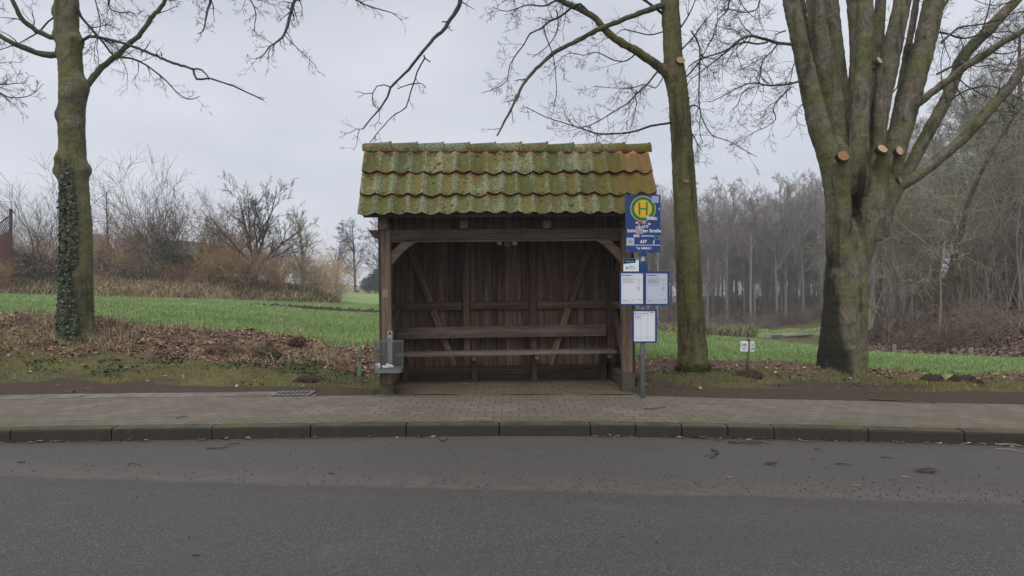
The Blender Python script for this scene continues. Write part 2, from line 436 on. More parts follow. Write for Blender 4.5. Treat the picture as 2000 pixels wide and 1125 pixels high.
def m_asphalt():
    n = NT('worn_asphalt'); v = n.coord()
    X = n.xyz(v)
    n1 = n.noise(v, 0.55, 5, 0.6); n2 = n.noise(v, 55.0, 4, 0.7); n4 = n.noise(v, 150.0, 3, 0.6)
    st = n.voro(v, 150.0, 'F1', 1)             # colour of each grain
    sv = n.rgb(st)[0]
    c = n.mix(n2, (0.032, 0.029, 0.027), (0.078, 0.072, 0.067))
    c = n.mix(n.ramp(sv, [(0.82, 0.0), (0.95, 0.62)]), c, (0.190, 0.178, 0.165))
    c = n.mix(n.ramp(sv, [(0.06, 0.65), (0.20, 0.0)]), c, (0.028, 0.026, 0.027))
    c = n.mix(n.ramp(n.noise(v, 14, 4, .65), [(0.60, 0.0), (0.72, 0.18)]), c, (0.15, 0.137, 0.128))
    trk = n.noise(n.coord((.18, 1.6, 1)), 1.3, 5, .6, .4)
    c = n.mix(n.math('MULTIPLY', n.ramp(trk, [(0.45, 0.0), (0.68, 1.0)]), 0.35), c, (0.048, 0.043, 0.043))
    dmp = n.noise(n.coord((.5, 1, 1)), 2.6, 6, .68, .8)
    c = n.mix(n.math('MULTIPLY', n.ramp(dmp, [(0.56, 0.0), (0.70, 1.0)]), 0.40), c, (0.105, 0.092, 0.083))
    c = n.mix(n.math('MULTIPLY', n.ramp(n1, [(0.40, 0.0), (0.68, 1.0)]), 0.40), c, (0.060, 0.056, 0.053))
    # the older strip along the kerb: a seam, brown grit caught along it
    wob = n.math('MULTIPLY', n.math('SUBTRACT', n.noise(n.coord((.8, .0, 0)), 1.6, 5, .6), 0.5), 0.22)
    seam = n.math('ADD', n.math('SUBTRACT', X[1], n.math('SUBTRACT', 4.86, n.math('MULTIPLY', X[0], 0.085))), wob)
    near = n.math('ABSOLUTE', seam)
    old = n.sstep(seam, -0.03, 0.04)
    c = n.mix(n.math('MULTIPLY', n.math('MULTIPLY', old, n.ramp(n.noise(v, 1.2, 5, .6), [(0.3, 0.35), (0.65, 1.0)])), 0.45), c, n.mix(n2, (0.058, 0.051, 0.047), (0.096, 0.085, 0.078)))
    grit = n.math('MULTIPLY', n.sstep(seam, 0.55, 0.05), n.sstep(seam, -0.02, 0.06))
    gn = n.noise(v, 7.0, 6, 0.7)
    c = n.mix(n.math('MULTIPLY', n.math('MULTIPLY', grit, n.ramp(gn, [(0.38, 0.10), (0.60, 1.0)])), 0.66), c, (0.120, 0.092, 0.074))
    dark = n.math('MULTIPLY', n.sstep(seam, -0.24, -0.17), n.sstep(seam, 0.03, -0.02))
    c = n.mix(n.math('MULTIPLY', n.math('MULTIPLY', dark, n.ramp(gn, [(0.35, 0.1), (0.6, 1.0)])), 0.38), c, (0.040, 0.036, 0.037))
    kerbd = n.sstep(X[1], 6.1, 6.55)
    c = n.mix(n.math('MULTIPLY', n.math('MULTIPLY', kerbd, n.ramp(gn, [(0.42, 0.0), (0.62, 1.0)])), 0.5), c, (0.095, 0.060, 0.042))
    h = n.math('ADD', n.math('MULTIPLY', sv, 0.6), n.math('ADD', n2, n4))
    return n.done(c, n.ramp(n2, [(0.3, 0.62), (0.7, 0.85)]), n.bump(h, 0.75, 0.006), 0, 0.35)
M_ASPH = m_asphalt()

def m_pavers(name='concrete_block_paving', k1=(0.128, 0.107, 0.087), k2=(0.170, 0.145, 0.120), mo=(0.066, 0.060, 0.040)):
    n = NT(name); v = n.coord()
    b = n.t.nodes.new('ShaderNodeTexBrick')
    # slightly wandering courses
    wv = n.t.nodes.new('ShaderNodeVectorMath'); wv.operation = 'ADD'
    wm = n.t.nodes.new('ShaderNodeVectorMath'); wm.operation = 'SCALE'; wm.inputs['Scale'].default_value = 0.035
    n.put(wm.inputs[0], n.noise(v, 1.6, 3, .5, 0, True))
    uv = n.coord((1, 1, 1), 'UV')
    n.put(wv.inputs[0], uv); n.put(wv.inputs[1], wm.outputs[0])
    n.put(b.inputs['Vector'], wv.outputs[0])
    b.inputs['Scale'].default_value = 1.0; b.inputs['Brick Width'].default_value = 0.205
    b.inputs['Row Height'].default_value = 0.165; b.inputs['Mortar Size'].default_value = 0.0055
    b.inputs['Mortar Smooth'].default_value = 0.35; b.inputs['Bias'].default_value = 0.0
    n.put(b.inputs['Color1'], k1); n.put(b.inputs['Color2'], k2); n.put(b.inputs['Mortar'], mo)
    n1 = n.noise(v, 1.1, 5, .6); n2 = n.noise(v, 30, 5, .7)
    c = n.mix(1.0, b.outputs['Color'], n.mix(n2, (0.70, 0.69, 0.68), (1.18, 1.16, 1.14)), 'MULTIPLY')
    c = n.mix(n.math('MULTIPLY', n.ramp(n1, [(0.40, 0.0), (0.64, 1.0)]), 0.55), c, (0.098, 0.086, 0.064))
    # moss in the joints and along the kerb
    kd = n.xyz(uv)[1]
    mk = n.math('MULTIPLY', n.sstep(kd, 0.55, 0.0), n.ramp(n.noise(v, 4.0, 6, .7), [(0.36, 0.0), (0.62, 1.0)]))
    c = n.mix(n.math('MULTIPLY', mk, 0.65), c, (0.085, 0.080, 0.026))
    jm = n.math('MULTIPLY', b.outputs['Fac'], n.ramp(n.noise(v, 2.2, 4), [(0.42, 0.0), (0.60, 0.8)]))
    c = n.mix(jm, c, (0.060, 0.066, 0.018))
    h = n.math('ADD', n.math('MULTIPLY', b.outputs['Fac'], -1.6), n.math('MULTIPLY', n2, 0.4))
    return n.done(c, 0.9, n.bump(h, 0.8, 0.008), 0, 0.2)
M_PAVE = m_pavers()
M_FLOOR = m_pavers('earthy_shelter_paving', (0.115, 0.083, 0.056), (0.160, 0.118, 0.082), (0.055, 0.042, 0.026))

def m_concrete(name, c0, c1, moss=0.5, mcol=(0.070, 0.068, 0.024), dark_sides=False):
    n = NT(name); v = n.coord()
    n1 = n.noise(v, 3.0, 6, .65, .2); n2 = n.noise(v, 40, 5, .7)
    N = n.t.nodes.new('ShaderNodeNewGeometry')
    up = n.xyz(N.outputs['Normal'])[2]
    c = n.mix(n2, c0, c1)
    c = n.mix(n.ramp(n1, [(0.42, 0.0), (0.66, 0.75)]), c, tuple(q*0.5 for q in c0))
    m = n.math('MULTIPLY', n.ramp(n.noise(v, 2.2, 6, .7), [(0.36, 0.0), (0.60, 1.0)]), moss)
    # moss settles on the rounded top
    c = n.mix(n.math('MULTIPLY', m, n.math('ADD', 0.35, n.math('MULTIPLY', n.sstep(up, 0.15, 0.7), 0.65))), c, mcol)
    if dark_sides: c = n.mix(n.sstep(up, 0.75, 0.25), c, n.mix(n2, (0.026, 0.024, 0.017), (0.056, 0.051, 0.040)))  # faces that do not point up get a darker colour
    return n.done(c, 0.92, n.bump(n.math('ADD', n1, n2), 0.6, 0.006), 0, 0.2)
M_KERB = m_concrete('mossy_kerb_concrete', (0.030, 0.026, 0.019), (0.076, 0.067, 0.052), 0.80, (0.080, 0.073, 0.044), True)
M_GUTTER = m_concrete('drain_channel_concrete', (0.13, 0.122, 0.105), (0.22, 0.21, 0.19), 0.3)
M_FOOT = m_concrete('footing_concrete', (0.070, 0.060, 0.047), (0.125, 0.110, 0.088), 0.6)
M_METAL = plain('galvanised_steel', (0.30, 0.32, 0.34), 0.55, 0.35, 0.25, 22)
M_BINM = plain('dull_zinc_wire', (0.145, 0.15, 0.152), 0.65, 0.2, 0.3, 22)
M_IRON = plain('grate_iron', (0.17, 0.165, 0.16), 0.65, 0.3, 0.3, 25)
M_BLACK = plain('black_plastic', (0.015, 0.016, 0.018), 0.5)
M_BLUE = plain('blue_enamel', (0.010, 0.044, 0.165), 0.42, 0, 0.10, 9, 0.4)
M_NAVY = plain('navy_print', (0.010, 0.020, 0.062), 0.5)
M_WHITE = plain('white_print', (0.72, 0.74, 0.78), 0.5, 0, 0.04)
M_PAPER = plain('white_paper', (0.66, 0.68, 0.74), 0.45, 0, 0.05, 3)
M_PAPER2 = plain('bluish_wavy_paper', (0.50, 0.52, 0.62), 0.35, 0, 0.06, 3)
M_YEL = plain('sign_yellow', (0.62, 0.40, 0.012), 0.45, 0, 0.06)
M_GRN = plain('sign_green', (0.004, 0.150, 0.068), 0.45, 0, 0.08)
M_CYAN = plain('turquoise_print', (0.02, 0.48, 0.52), 0.5)
M_TEAL = plain('teal_print', (0.03, 0.30, 0.34), 0.5)
M_GREYP = plain('grey_print', (0.30, 0.31, 0.34), 0.6)
M_DARKP = plain('black_print', (0.03, 0.03, 0.035), 0.6)
M_RED = plain('red_print', (0.42, 0.035, 0.04), 0.5)
M_STK = plain('faded_sticker', (0.45, 0.50, 0.60), 0.6, 0, 0.35, 60)
M_STKB = plain('pale_blue_sticker', (0.25, 0.36, 0.62), 0.6, 0, 0.35, 50)
M_STKP = plain('torn_pinkish_sticker', (0.34, 0.28, 0.32), 0.7, 0, 0.35, 50)
M_NOTE = plain('torn_notice_paper', (0.20, 0.165, 0.15), 0.8, 0, 0.5, 40)
def m_soil():
    n = NT('loose_dark_soil'); v = n.coord()
    a = n.noise(v, 14, 6, .75); b = n.noise(v, 45, 5, .7)
    c = n.mix(a, (0.030, 0.020, 0.016), (0.088, 0.062, 0.050))
    return n.done(c, 0.95, n.bump(n.math('ADD', a, b), 1.0, 0.03), 0, 0.1)
M_SOIL = m_soil()
M_LEAVES = vcol('dead_leaves', 0.75, 0.2)
M_BLADE = vcol('grass_blades', 0.7, 0.2)
M_IVY = vcol('ivy_leaves', 0.45, 0.4)
M_FARBARK = vcol('far_bark', 0.9, 0.1)
M_STAKE = plain('faded_green_paint', (0.115, 0.215, 0.155), 0.8, 0, 0.3, 20)
M_OLIVE = plain('mossy_stake_wood', (0.105, 0.110, 0.055), 0.85, 0, 0.35, 22)
M_SHED = wood('shed_boards', (0.07, 0.052, 0.036), (0.11, 0.09, 0.07), grain=(8, 8, .8))
M_FELT = plain('shed_roof_felt', (0.125, 0.125, 0.105), 0.9, 0, 0.2, 3)
M_REDW = plain('dark_red_trellis_paint', (0.085, 0.026, 0.026), 0.75, 0, 0.25, 10)
M_HOUSE = plain('white_render', (0.70, 0.70, 0.72), 0.9, 0, 0.05, 1)
M_HROOF = plain('red_house_roof', (0.20, 0.12, 0.10), 0.9, 0, 0.2, 4)
M_GROOF = plain('grey_house_roof', (0.16, 0.16, 0.17), 0.9, 0, 0.2, 4)
M_GWALL = plain('green_shed_wall', (0.055, 0.075, 0.055), 0.9, 0, 0.2, 2)
M_STEM = plain('dull_pale_stem', (0.17, 0.140, 0.100), 0.9, 0, 0.3, 8)
M_LOG = plain('pale_log_wood', (0.24, 0.200, 0.155), 0.9, 0, 0.3, 8)
# ------------------------------------------------------------------ the lie of the land
KX = [-60, -5.4, -2.76, 0.0, 1.4, 2.76, 4.05, 5.27, 60]
KY = [2.6, 6.40, 6.58, 6.68, 6.68, 6.56, 6.42, 6.27, -0.3]
def kerb_y(x):
    a = np.interp(x, KX, KY)
    return (a + np.interp(np.asarray(x)-.7, KX, KY) + np.interp(np.asarray(x)+.7, KX, KY)) / 3
PXs = [-60, -6.1, -2.9, -0.5, 1.8, 2.9, 6.6, 60]
PYs = [3.6, 8.30, 8.52, 8.67, 8.60, 8.36, 7.9, 1.4]
def pave_y(x): return np.interp(x, PXs, PYs)
def edge_y(x): return pave_y(x) + .31*(1-sstep(-2.86, -2.78, x))

# profiles of the ground: for directions u = x/y, rows of (distance, height)
PROF = {
 -0.84: [(8.62,.12),(9.15,.20),(10.3,.42),(12.0,1.15),(35,1.36),(38,2.3),(60,3.0),(110,3.6),(300,6)],
 -0.71: [(8.60,.12),(9.12,.19),(10.2,.42),(12.0,1.02),(36,1.22),(39,2.35),(60,2.9),(110,3.4),(300,6)],
 -0.50: [(8.60,.12),(9.00,.165),(10.1,.41),(11.8,.83),(38,1.02),(40.5,2.35),(60,2.8),(110,3.2),(300,5)],
 -0.33: [(8.62,.12),(9.00,.16),(10.0,.30),(11.6,.60),(41,.72),(43.5,1.55),(60,2.0),(110,2.2),(300,5)],
 -0.285:[(8.64,.12),(8.95,.155),(9.9,.25),(11.4,.53),(44,.62),(46,.9),(60,.85),(110,1.3),(300,5)],
 -0.25: [(8.66,.12),(8.92,.15),(9.8,.216),(11.3,.50),(44,.55),(50,.6),(70,.8),(112,1.14),(300,4)],
  0.00: [(8.68,.12),(8.95,.15),(10.2,.22),(11.3,.42),(40,.40),(50,.4),(70,.5),(112,.9),(300,4)],
  0.12: [(8.66,.12),(8.95,.17),(10.2,.22),(11.2,.36),(32,.30),(50,-.3),(64,-1.6),(95,.2),(300,-1.2)],
  0.25: [(8.50,.12),(9.05,.155),(10.2,.20),(11.0,.28),(22,.065),(32,-.8),(60,-2.1),(80,-.7),(300,-1.2)],
  0.42: [(8.20,.12),(8.80,.16),(9.9,.20),(10.9,.24),(21,-.18),(34,-1.05),(60,-2.1),(77,-.7),(300,-1.2)],
  0.56: [(8.05,.12),(8.65,.165),(9.7,.20),(10.6,.23),(20,-.40),(30,-1.0),(46,-1.2),(64,.3),(300,-1.2)],
  0.63: [(8.00,.12),(8.60,.17),(9.6,.20),(10.4,.22),(19.5,-.45),(22.5,-.65),(28,.25),(36,1.7),(300,10)],
  0.74: [(7.95,.12),(8.55,.165),(9.5,.20),(10.1,.19),(18,-.38),(20.5,-.5),(25,.5),(33,2.3),(300,11)],
  0.84: [(7.85,.12),(8.50,.16),(9.4,.20),(9.9,.16),(17,-.34),(19,-.40),(24,.70),(32,2.75),(300,11)],
}
US = np.array(sorted(PROF))
ROWD = np.array([[p[0] for p in PROF[u]] for u in US])      # (nu, rows)
ROWZ = np.array([[p[1] for p in PROF[u]] for u in US])
def rows(u):
    u = np.asarray(u, float)
    d = np.stack([np.interp(u, US, ROWD[:, k]) for k in range(ROWD.shape[1])], -1)
    z = np.stack([np.interp(u, US, ROWZ[:, k]) for k in range(ROWZ.shape[1])], -1)
    # outside the frame the kerb runs on obliquely
    return d, z
def edge_d(u):
    """distance of the pavement's back edge along direction u"""
    d = np.full(np.shape(u), 8.5)
    for _ in range(12): d = 0.5*d + 0.5*edge_y(np.asarray(u)*d)
    return np.clip(d, 3.0, 9.5)
def ground(X, Y, noise=True, zones=False):
    X = np.asarray(X, float); Y = np.asarray(Y, float)
    u = np.clip(X/np.maximum(Y, .5), -2.6, 2.6)
    d, z = rows(u)
    e = edge_d(u)
    sc = np.where(np.abs(u) > .84, e/d[..., 0], 1.0)
    d = d.copy(); d[..., 0] = e
    for k in (1, 2, 3): d[..., k] = d[..., k]*(sc if k else 1)
    D = Y
    h = np.full(D.shape, .04)
    first = sstep(0, 1, (D - (d[..., 0]-.14))/.16)
    h = .04 + (z[..., 0]+.012-.04)*first
    for k in range(d.shape[-1]-1):
        t = np.clip((D-d[..., k])/(d[..., k+1]-d[..., k]), 0, 1)
        if k not in (3,): t = t*t*(3-2*t)*.6 + t*.4
        h = h + (z[..., k+1]-z[..., k])*t
    wob = (fbm(X*.35, Y*.9, 5, 3)-.5)
    if noise:
        amp = .05*sstep(.0, .5, D-d[..., 0]) + .22*sstep(d[..., 1], d[..., 2], D)*(1-sstep(d[..., 3], d[..., 3]+1, D))
        amp = amp + .5*sstep(d[..., 4], d[..., 5], D)
        amp = np.where(D < d[..., 0]+.12, .012, amp)
        h = h + amp*(fbm(X*1.1, Y*1.1, 1, 4)-.5) + .5*amp*(fbm(X*5, Y*5, 2, 3)-.5)
        # the soft heap of soil at the right-hand post and the verge heaped round the tree feet
        h = h + .13*np.exp(-(((X-1.95)/.35)**2 + ((Y-9.05)/.28)**2))
        h = h + .10*np.exp(-(((X-5.35)/.75)**2 + ((Y-9.9)/.5)**2))
        h = h + .05*np.exp(-(((X-2.95)/.5)**2 + ((Y-9.95)/.4)**2))
    # floor of the shelter is cut level
    m = sstep(-2.0, -1.74, X)*(1-sstep(1.66, 1.86, X))*sstep(8.2, 8.5, Y)*(1-sstep(10.2, 10.6, Y))
    h = h*(1-m) + np.minimum(h, .07)*m
    g = ((np.abs(X+3.09) < .29) & (np.abs(Y-8.655) < .185))
    h = np.where(g, -.12, h)
    if not zones: return h
    dd = D + (wob*1.3+.9*(fbm(X*1.3, Y*1.7, 51, 4)-.5))*sstep(8.9, 9.6, D)
    soil = 1 - sstep(d[..., 1]-.10, d[..., 1]+.16, dd)
    soil = np.maximum(soil, np.exp(-(((X-2.0)/.6)**2 + ((Y-9.1)/.5)**2)))
    soil = np.maximum(soil, np.exp(-(((X-4.9)/1.6)**2 + ((Y-9.0)/.42)**2))*.85)
    leafL = sstep(d[..., 2]-.35, d[..., 2]+.35, dd)*(1-sstep(d[..., 3]-.15, d[..., 3]+.25, dd))
    leaf = np.where(u < 0.15, leafL, .62*sstep(d[..., 2]-.2, d[..., 3]-.1, dd)*(1-sstep(d[..., 3], d[..., 3]+.5, dd)))
    field = sstep(d[..., 3]-.1, d[..., 3]+.35, dd)*(1-sstep(d[..., 4]-.6, d[..., 4]+.1, D))
    far_field = sstep(-.288, -.272, u)*(1-sstep(.12, .2, u))*sstep(30, 40, D)*(1-sstep(112, 114, D))
    strip = sstep(.33, .40, u)*(1-sstep(.585, .62, u))*sstep(35, 37, D)*(1-sstep(50, 53, D))
    field = np.maximum(np.maximum(field, far_field), strip)
    bare = np.exp(-(((X+8.3)/2.0)**4 + ((Y-29.6)/1.5)**4)) + np.exp(-(((X+7.2)/1.6)**4 + ((Y-34)/1.6)**4))
    field = field*(1-np.clip(bare*1.2, 0, 1)*(fbm(X*1.5, Y*1.5, 9)>.40))
    soil = np.maximum(soil, np.clip(bare, 0, 1)*.9)
    wf0 = np.where(u < .57, 56.0, d[..., 4])
    woodfloor = np.where(u > .1, sstep(wf0-.2, wf0+.8, D), 0)*(1-field)
    leaf = np.maximum(leaf, woodfloor)
    dry = np.where(u < .1, sstep(d[..., 4]-.3, d[..., 4]+.3, D), 0)*(1-field)
    dry = np.maximum(dry, .75*sstep(-.70, -.86, u)*leafL*(fbm(X*1.2, Y*1.2, 4)>.42))
    return h, soil, leaf, field, dry
def gz(x, y): return float(ground(np.array([x]), np.array([y]))[0])

def build_terrain():
    us = np.concatenate([np.linspace(-2.6, -.95, 50), np.linspace(-.94, .94, 330), np.linspace(.95, 2.6, 50)])
    ds = np.concatenate([np.linspace(3.0, 7.6, 24)[:-1], np.arange(7.6, 13.0, .055), np.geomspace(13.0, 50, 90), np.geomspace(51, 300, 40)])
    U, Dm = np.meshgrid(us, ds, indexing='ij')
    X, Y = U*Dm, Dm
    h, soil, leaf, field, dry = ground(X, Y, True, True)
    V = np.stack([X, Y, h], -1).reshape(-1, 3)
    C = np.stack([soil, leaf, field, dry], -1).reshape(-1, 4)
    nu, nd = len(us), len(ds)
    i = np.arange(nu*nd).reshape(nu, nd)
    Q = np.stack([i[:-1, :-1], i[1:, :-1], i[1:, 1:], i[:-1, 1:]], -1)
    e = edge_d(us)
    keep = (Dm[:-1, 1:] > (e[:-1, None]-.25))
    Q = Q[keep]
    me = np_mesh('terrain', V, Q.reshape(-1, 4), C)
    o = link('terrain', me, M_GROUND, None, True)
    tag(o, kind='structure')
build_terrain()
m = MB(); m.box(-320, 320, -200, 320, -3.2, -3.0)
tag(m.build('ground', M_SOIL), kind='structure')

def ribbon(name, f0, f1, z, mat, xs, n=10, uv=False, smooth=True):
    V, Q, UV = [], [], []
    for x in xs:
        a, b = f0(x), f1(x)
        for k in range(n+1):
            y = a + (b-a)*k/n
            V.append((x, y, z(x, y) if callable(z) else z)); UV.append((x, y - a))
    w = n+1
    for i in range(len(xs)-1):
        for k in range(n):
            Q.append((i*w+k, (i+1)*w+k, (i+1)*w+k+1, i*w+k+1))
    me = np_mesh(name, np.array(V), np.array(Q))
    if uv:
        l = me.uv_layers.new(name='UVMap')
        idx = np.zeros(len(me.loops), np.int32); me.loops.foreach_get('vertex_index', idx)
        l.data.foreach_set('uv', np.array(UV, np.float32)[idx].ravel())
    o = link(name, me, mat, None, smooth)
    return tag(o, kind='structure')
xs_all = np.concatenate([np.linspace(-60, -12, 20)[:-1], np.linspace(-12, 12, 121), np.linspace(12, 60, 20)[1:]])
ribbon('road', lambda x: -7.0, lambda x: float(kerb_y(x))+.06, lambda x, y: .0 + .004*math.sin(x*.9+y*1.3), M_ASPH, xs_all, 40)
KERB_H = .135
ribbon('pavement', lambda x: float(kerb_y(x))+.165, lambda x: float(pave_y(x))+(.02 if x < -2.8 else .30),
       lambda x, y: .122 + .012*float(fbm(np.array(x*.7), np.array(y*.9), 3, 3))-.006, M_PAVE, xs_all, 24, True)
ribbon('opposite_verge', lambda x: -80.0, lambda x: -7.0, lambda x, y: .06 if y < -7.01 else -.02, M_SOIL, np.linspace(-100, 100, 9), 6)

# kerb of separate stones: 1 m lengths, 0.5 m lengths round the bend
def build_kerb():
    m = MB(); rng = random.Random(3)
    jp = [-760, -565, -372, -177, 20, 217, 413, 606, 793, 975, 1153, 1242, 1332, 1422, 1512, 1697, 1885, 2075, 2268]
    js = []
    for px in jp:
        x = 0.0
        for _ in range(20): x = (px-1000)/F*float(kerb_y(x))
        js.append(x)
    while js[0] > -40: js.insert(0, js[0]-1.0)
    while js[-1] < 40: js.append(js[-1]+1.0)
    prof = [(0, -.08), (0, KERB_H-.028), (.006, KERB_H-.011), (.018, KERB_H-.002), (.036, KERB_H), (.15, KERB_H), (.15, -.08)]
    for a, b in zip(js[:-1], js[1:]):
        g = .0075; dz = rng.uniform(-.004, .004); dy = rng.uniform(-.004, .004)
        n = 14; vs = []
        for i in range(n+1):
            x = a+g + (b-a-2*g)*i/n
            ins = .004 if i in (0, n) else 0
            y = float(kerb_y(x)) + dy
            chip = .0025*rng.gauss(0, 1) if .05 < i/n < .95 else 0
            if rng.random() < .04: chip -= .010
            for q in prof:
                hi = q[1] > .09; fr = q[0] < .03
                vs.append(Vector((x, y+q[0]+(ins if fr else 0)-(chip if hi and fr else 0), q[1]+dz-(ins if hi else 0)+(chip*.6 if hi and q[0] < .04 else 0))))
        k = len(prof); fs = []
        for i in range(n):
            for j in range(k): fs.append((i*k+j, i*k+(j+1) % k, (i+1)*k+(j+1) % k, (i+1)*k+j))
        fs.append(tuple(range(k))); fs.append(tuple(n*k+j for j in reversed(range(k))))
        m.add(vs, fs)
    tag(m.build('kerb', M_KERB), kind='structure')
build_kerb()

# drain channel of flat concrete slabs behind the pavement, left, ending at the grate
def build_gutter():
    m = MB(); rng = random.Random(5)
    x = -30.0
    xe = (538-1000)/F*8.55
    while x < xe-.02:
        x2 = min(x+.5, xe)
        zz = rng.uniform(-.003, .003)
        y0a, y0b = float(pave_y(x)), float(pave_y(x2))
        pr = [(0.0, .131), (.10, .126), (.16, .121), (.22, .126), (.31, .138), (.31, .02), (0, .02)]
        vs = [Vector((x+.004, y0a+q[0], q[1]+zz)) for q in pr] + [Vector((x2-.004, y0b+q[0], q[1]+zz)) for q in pr]
        k = len(pr)
        fs = [(j, (j+1) % k, k+(j+1) % k, k+j) for j in range(k)] + [tuple(range(k)), tuple(reversed(range(k, 2*k)))]
        m.add(vs, fs); x = x2
    tag(m.build('drain_channel', M_GUTTER), kind='structure')
    # the grate
    gx = (573-1000)/F*8.62
    root = empty('drain_grate', (gx, float(pave_y(gx))+.15, .125), (0, 0, math.radians(4)), 'grey iron drain grate with slanting bars at the end of the concrete channel', 'drain grate')
    f = MB()
    for a in ((-.26, .26, -.17, -.145), (-.26, .26, .145, .17), (-.26, -.235, -.145, .145), (.235, .26, -.145, .145)):
        f.box(a[0], a[1], a[2], a[3], .008, .022)
    f.build('frame', M_IRON, root, bevel=.003)
    b = MB()
    for i in range(7):
        x0 = -.215 + i*.066
        M = Matrix.Translation((x0+.02, 0, 0)) @ Matrix.Rotation(math.radians(-4), 4, 'Z')
        b.box(-.0125, .0125, -.15, .15, .010, .019, M)
    b.build('bars', M_IRON, root, bevel=.002)
    p = MB(); p.box(-.25, .25, -.16, .16, -.13, -.11); [p.box(*q, -.11, .007) for q in ((-.255, .255, .146, .168), (-.258, -.236, -.16, .145), (.236, .258, -.16, .145))]; p.build('sump', M_BLACK, root)
build_gutter()
# ------------------------------------------------------------------ the bus shelter
SH_O = Vector((-.04, 8.75, .12))
shelter = empty('bus_shelter', SH_O, (0, math.radians(-.7), math.radians(3.2)),
    'open fronted dark timber bus shelter with bench and mossy red tile roof beside the pavement', 'bus shelter')
def beam(name, p0, p1, w, h, mat, parent, up=(0, 0, 1), bevel=.007, seg=1, col=None):
    """a squared timber from p0 to p1, w across, h along 'up'"""
    p0, p1, up = Vector(p0), Vector(p1), Vector(up)
    x = (p1-p0); L = x.length; x.normalize()
    y = up.cross(x).normalized(); z = x.cross(y)
    R = Matrix((x, y, z)).transposed().to_4x4()
    m = MB()
    if col: m.col = col
    m.box(0, L, -w/2, w/2, -h/2, h/2)
    o = m.build(name, mat, parent, bevel=bevel)
    o.matrix_basis = Matrix.Translation(p0) @ R
    return o
HW = 1.735
def build_shelter():
    R = random.Random(11)
    sh = shelter
    for s in (-1, 1):
        # front and rear posts on concrete footings
        z0 = .16 if s < 0 else .26
        beam('post', (s*HW, .07, z0), (s*HW, .07, 2.37), .145, .145, M_POST, sh, up=(0, 1, 0), bevel=.010)
        f = MB(); f.box(s*HW-.095, s*HW+.095, -.02, .17, -.3, z0)
        f.build('footing', M_FOOT, sh, bevel=.012)
        beam('post', (s*HW, 1.17, -.1), (s*HW, 1.17, 2.5), .13, .13, M_BEAM, sh, up=(0, 1, 0))
        # side sill, rail and slanting strut
        beam('sill', (s*(HW+.0), .15, .19), (s*(HW+.0), 1.10, .15), .12, .16, M_BEAM, sh)
        beam('rail', (s*(HW+.015), .14, 1.235), (s*(HW+.015), 1.10, 1.235), .09, .11, M_BEAM, sh)
        beam('strut', (s*(HW+.008), .17, .28), (s*(HW+.008), .95, 1.18), .075, .10, M_BEAM, sh)
        beam('strut', (s*(HW+.008), .95, 1.30), (s*(HW+.008), .25, 2.20), .075, .10, M_BEAM, sh)
        # curved brace under the lintel
        b = MB(); out = []
        for i in range(9):
            t = i/8; a = math.radians(90*t)
            out.append((.39*(1-t) - .020*math.sin(math.pi*t), 2.212 - .37*t + .020*math.sin(math.pi*t)))
        inn = [(.25, 2.212), (.0, 1.962)]
        poly = [(.185, 2.212)] + out + [(.0, 2.047)]
        x0 = HW-.073
        poly = [(s*(x0-q[0]), q[1]) for q in poly]
        b.prism(poly, 1, .035, .115); b.build('brace', M_POST, sh, bevel=.004)
        # boards of the side wall, running on up into the gable
        w = MB(); y = -.012 + .0
        while y < 1.27:
            y2 = min(y+R.uniform(.13, .16), 1.28)
            def top(yy):
                return min(2.515+(yy+.29)/.56*1.06, 3.575-(yy-.27)/1.25*1.095) - .10
            j = R.uniform(-.004, .004); v = R.uniform(.72, 1.15); w.col = (v, v, v, 1)
            z00 = .10 if s < 0 else .18
            poly = [(y+.003, z00), (y2-.003, z00), (y2-.003, top(y2)), ((y+y2)/2, top((y+y2)/2)), (y+.003, top(y))]
            xa = s*(HW+.075)+j
            w.prism(poly, 0, min(xa, xa+s*.024), max(xa, xa+s*.024)); y = y2
        w.build('side_wall', M_SIDE, sh)
    # back wall of upright boards
    w = MB(); x = -1.80
    while x < 1.80:
        x2 = min(x+R.choice((.095, .11, .12, .135, .15)), 1.81); v = R.uniform(.62, 1.35)
        w.col = (v*R.uniform(.95, 1.08), v, v*R.uniform(.94, 1.04), 1); j = R.uniform(-.006, .006)
        w.box(x+.003, x2-.003, 1.245+j, 1.27+j, .16, 2.66); x = x2
    w.build('back_wall', M_BOARD, sh)
    w = MB(); w.box(-1.80, 1.80, 1.285, 1.30, .16, 2.6); w.build('wall_lining', M_SIDE, sh)
    p = MB(); p.box(-1.82, 1.82, 1.14, 1.31, -.2, .115); p.build('plinth', M_FOOT, sh, bevel=.01)
    beam('sill', (-1.66, 1.175, .185), (1.66, 1.175, .185), .13, .135, M_BEAM, sh)
    segs = [(-1.66, -.68), (-.56, .40), (.52, 1.66)]
    for a, b in segs: beam('rail', (a, 1.20, 1.235), (b, 1.20, 1.235), .09, .125, M_BEAM, sh)
    for xx in (-.62, .46): beam('stud', (xx, 1.195, .255), (xx, 1.195, 2.36), .10, .115, M_BEAM, sh, up=(0, 1, 0))
    # long slanting struts against the boards, cut through by the rail
    def strut(a, b):
        a, b = Vector(a), Vector(b); d = (b-a)
        t1 = (1.175-a.z)/d.z; t2 = (1.297-a.z)/d.z
        beam('strut', a, a+d*min(t1, t2), .10, .13, M_BEAM, sh, up=(0, 1, 0), col=(1.5, 1.42, 1.35, 1))  # lighter tint paints in the shading that sets the struts off
        beam('strut', a+d*max(t1, t2), b, .10, .13, M_BEAM, sh, up=(0, 1, 0), col=(1.5, 1.42, 1.35, 1))
    for o in [o for o in (None,)]: pass
    strut((-.83, 1.198, .255), (-1.55, 1.198, 2.30)); strut((.72, 1.198, .255), (1.44, 1.198, 2.30))
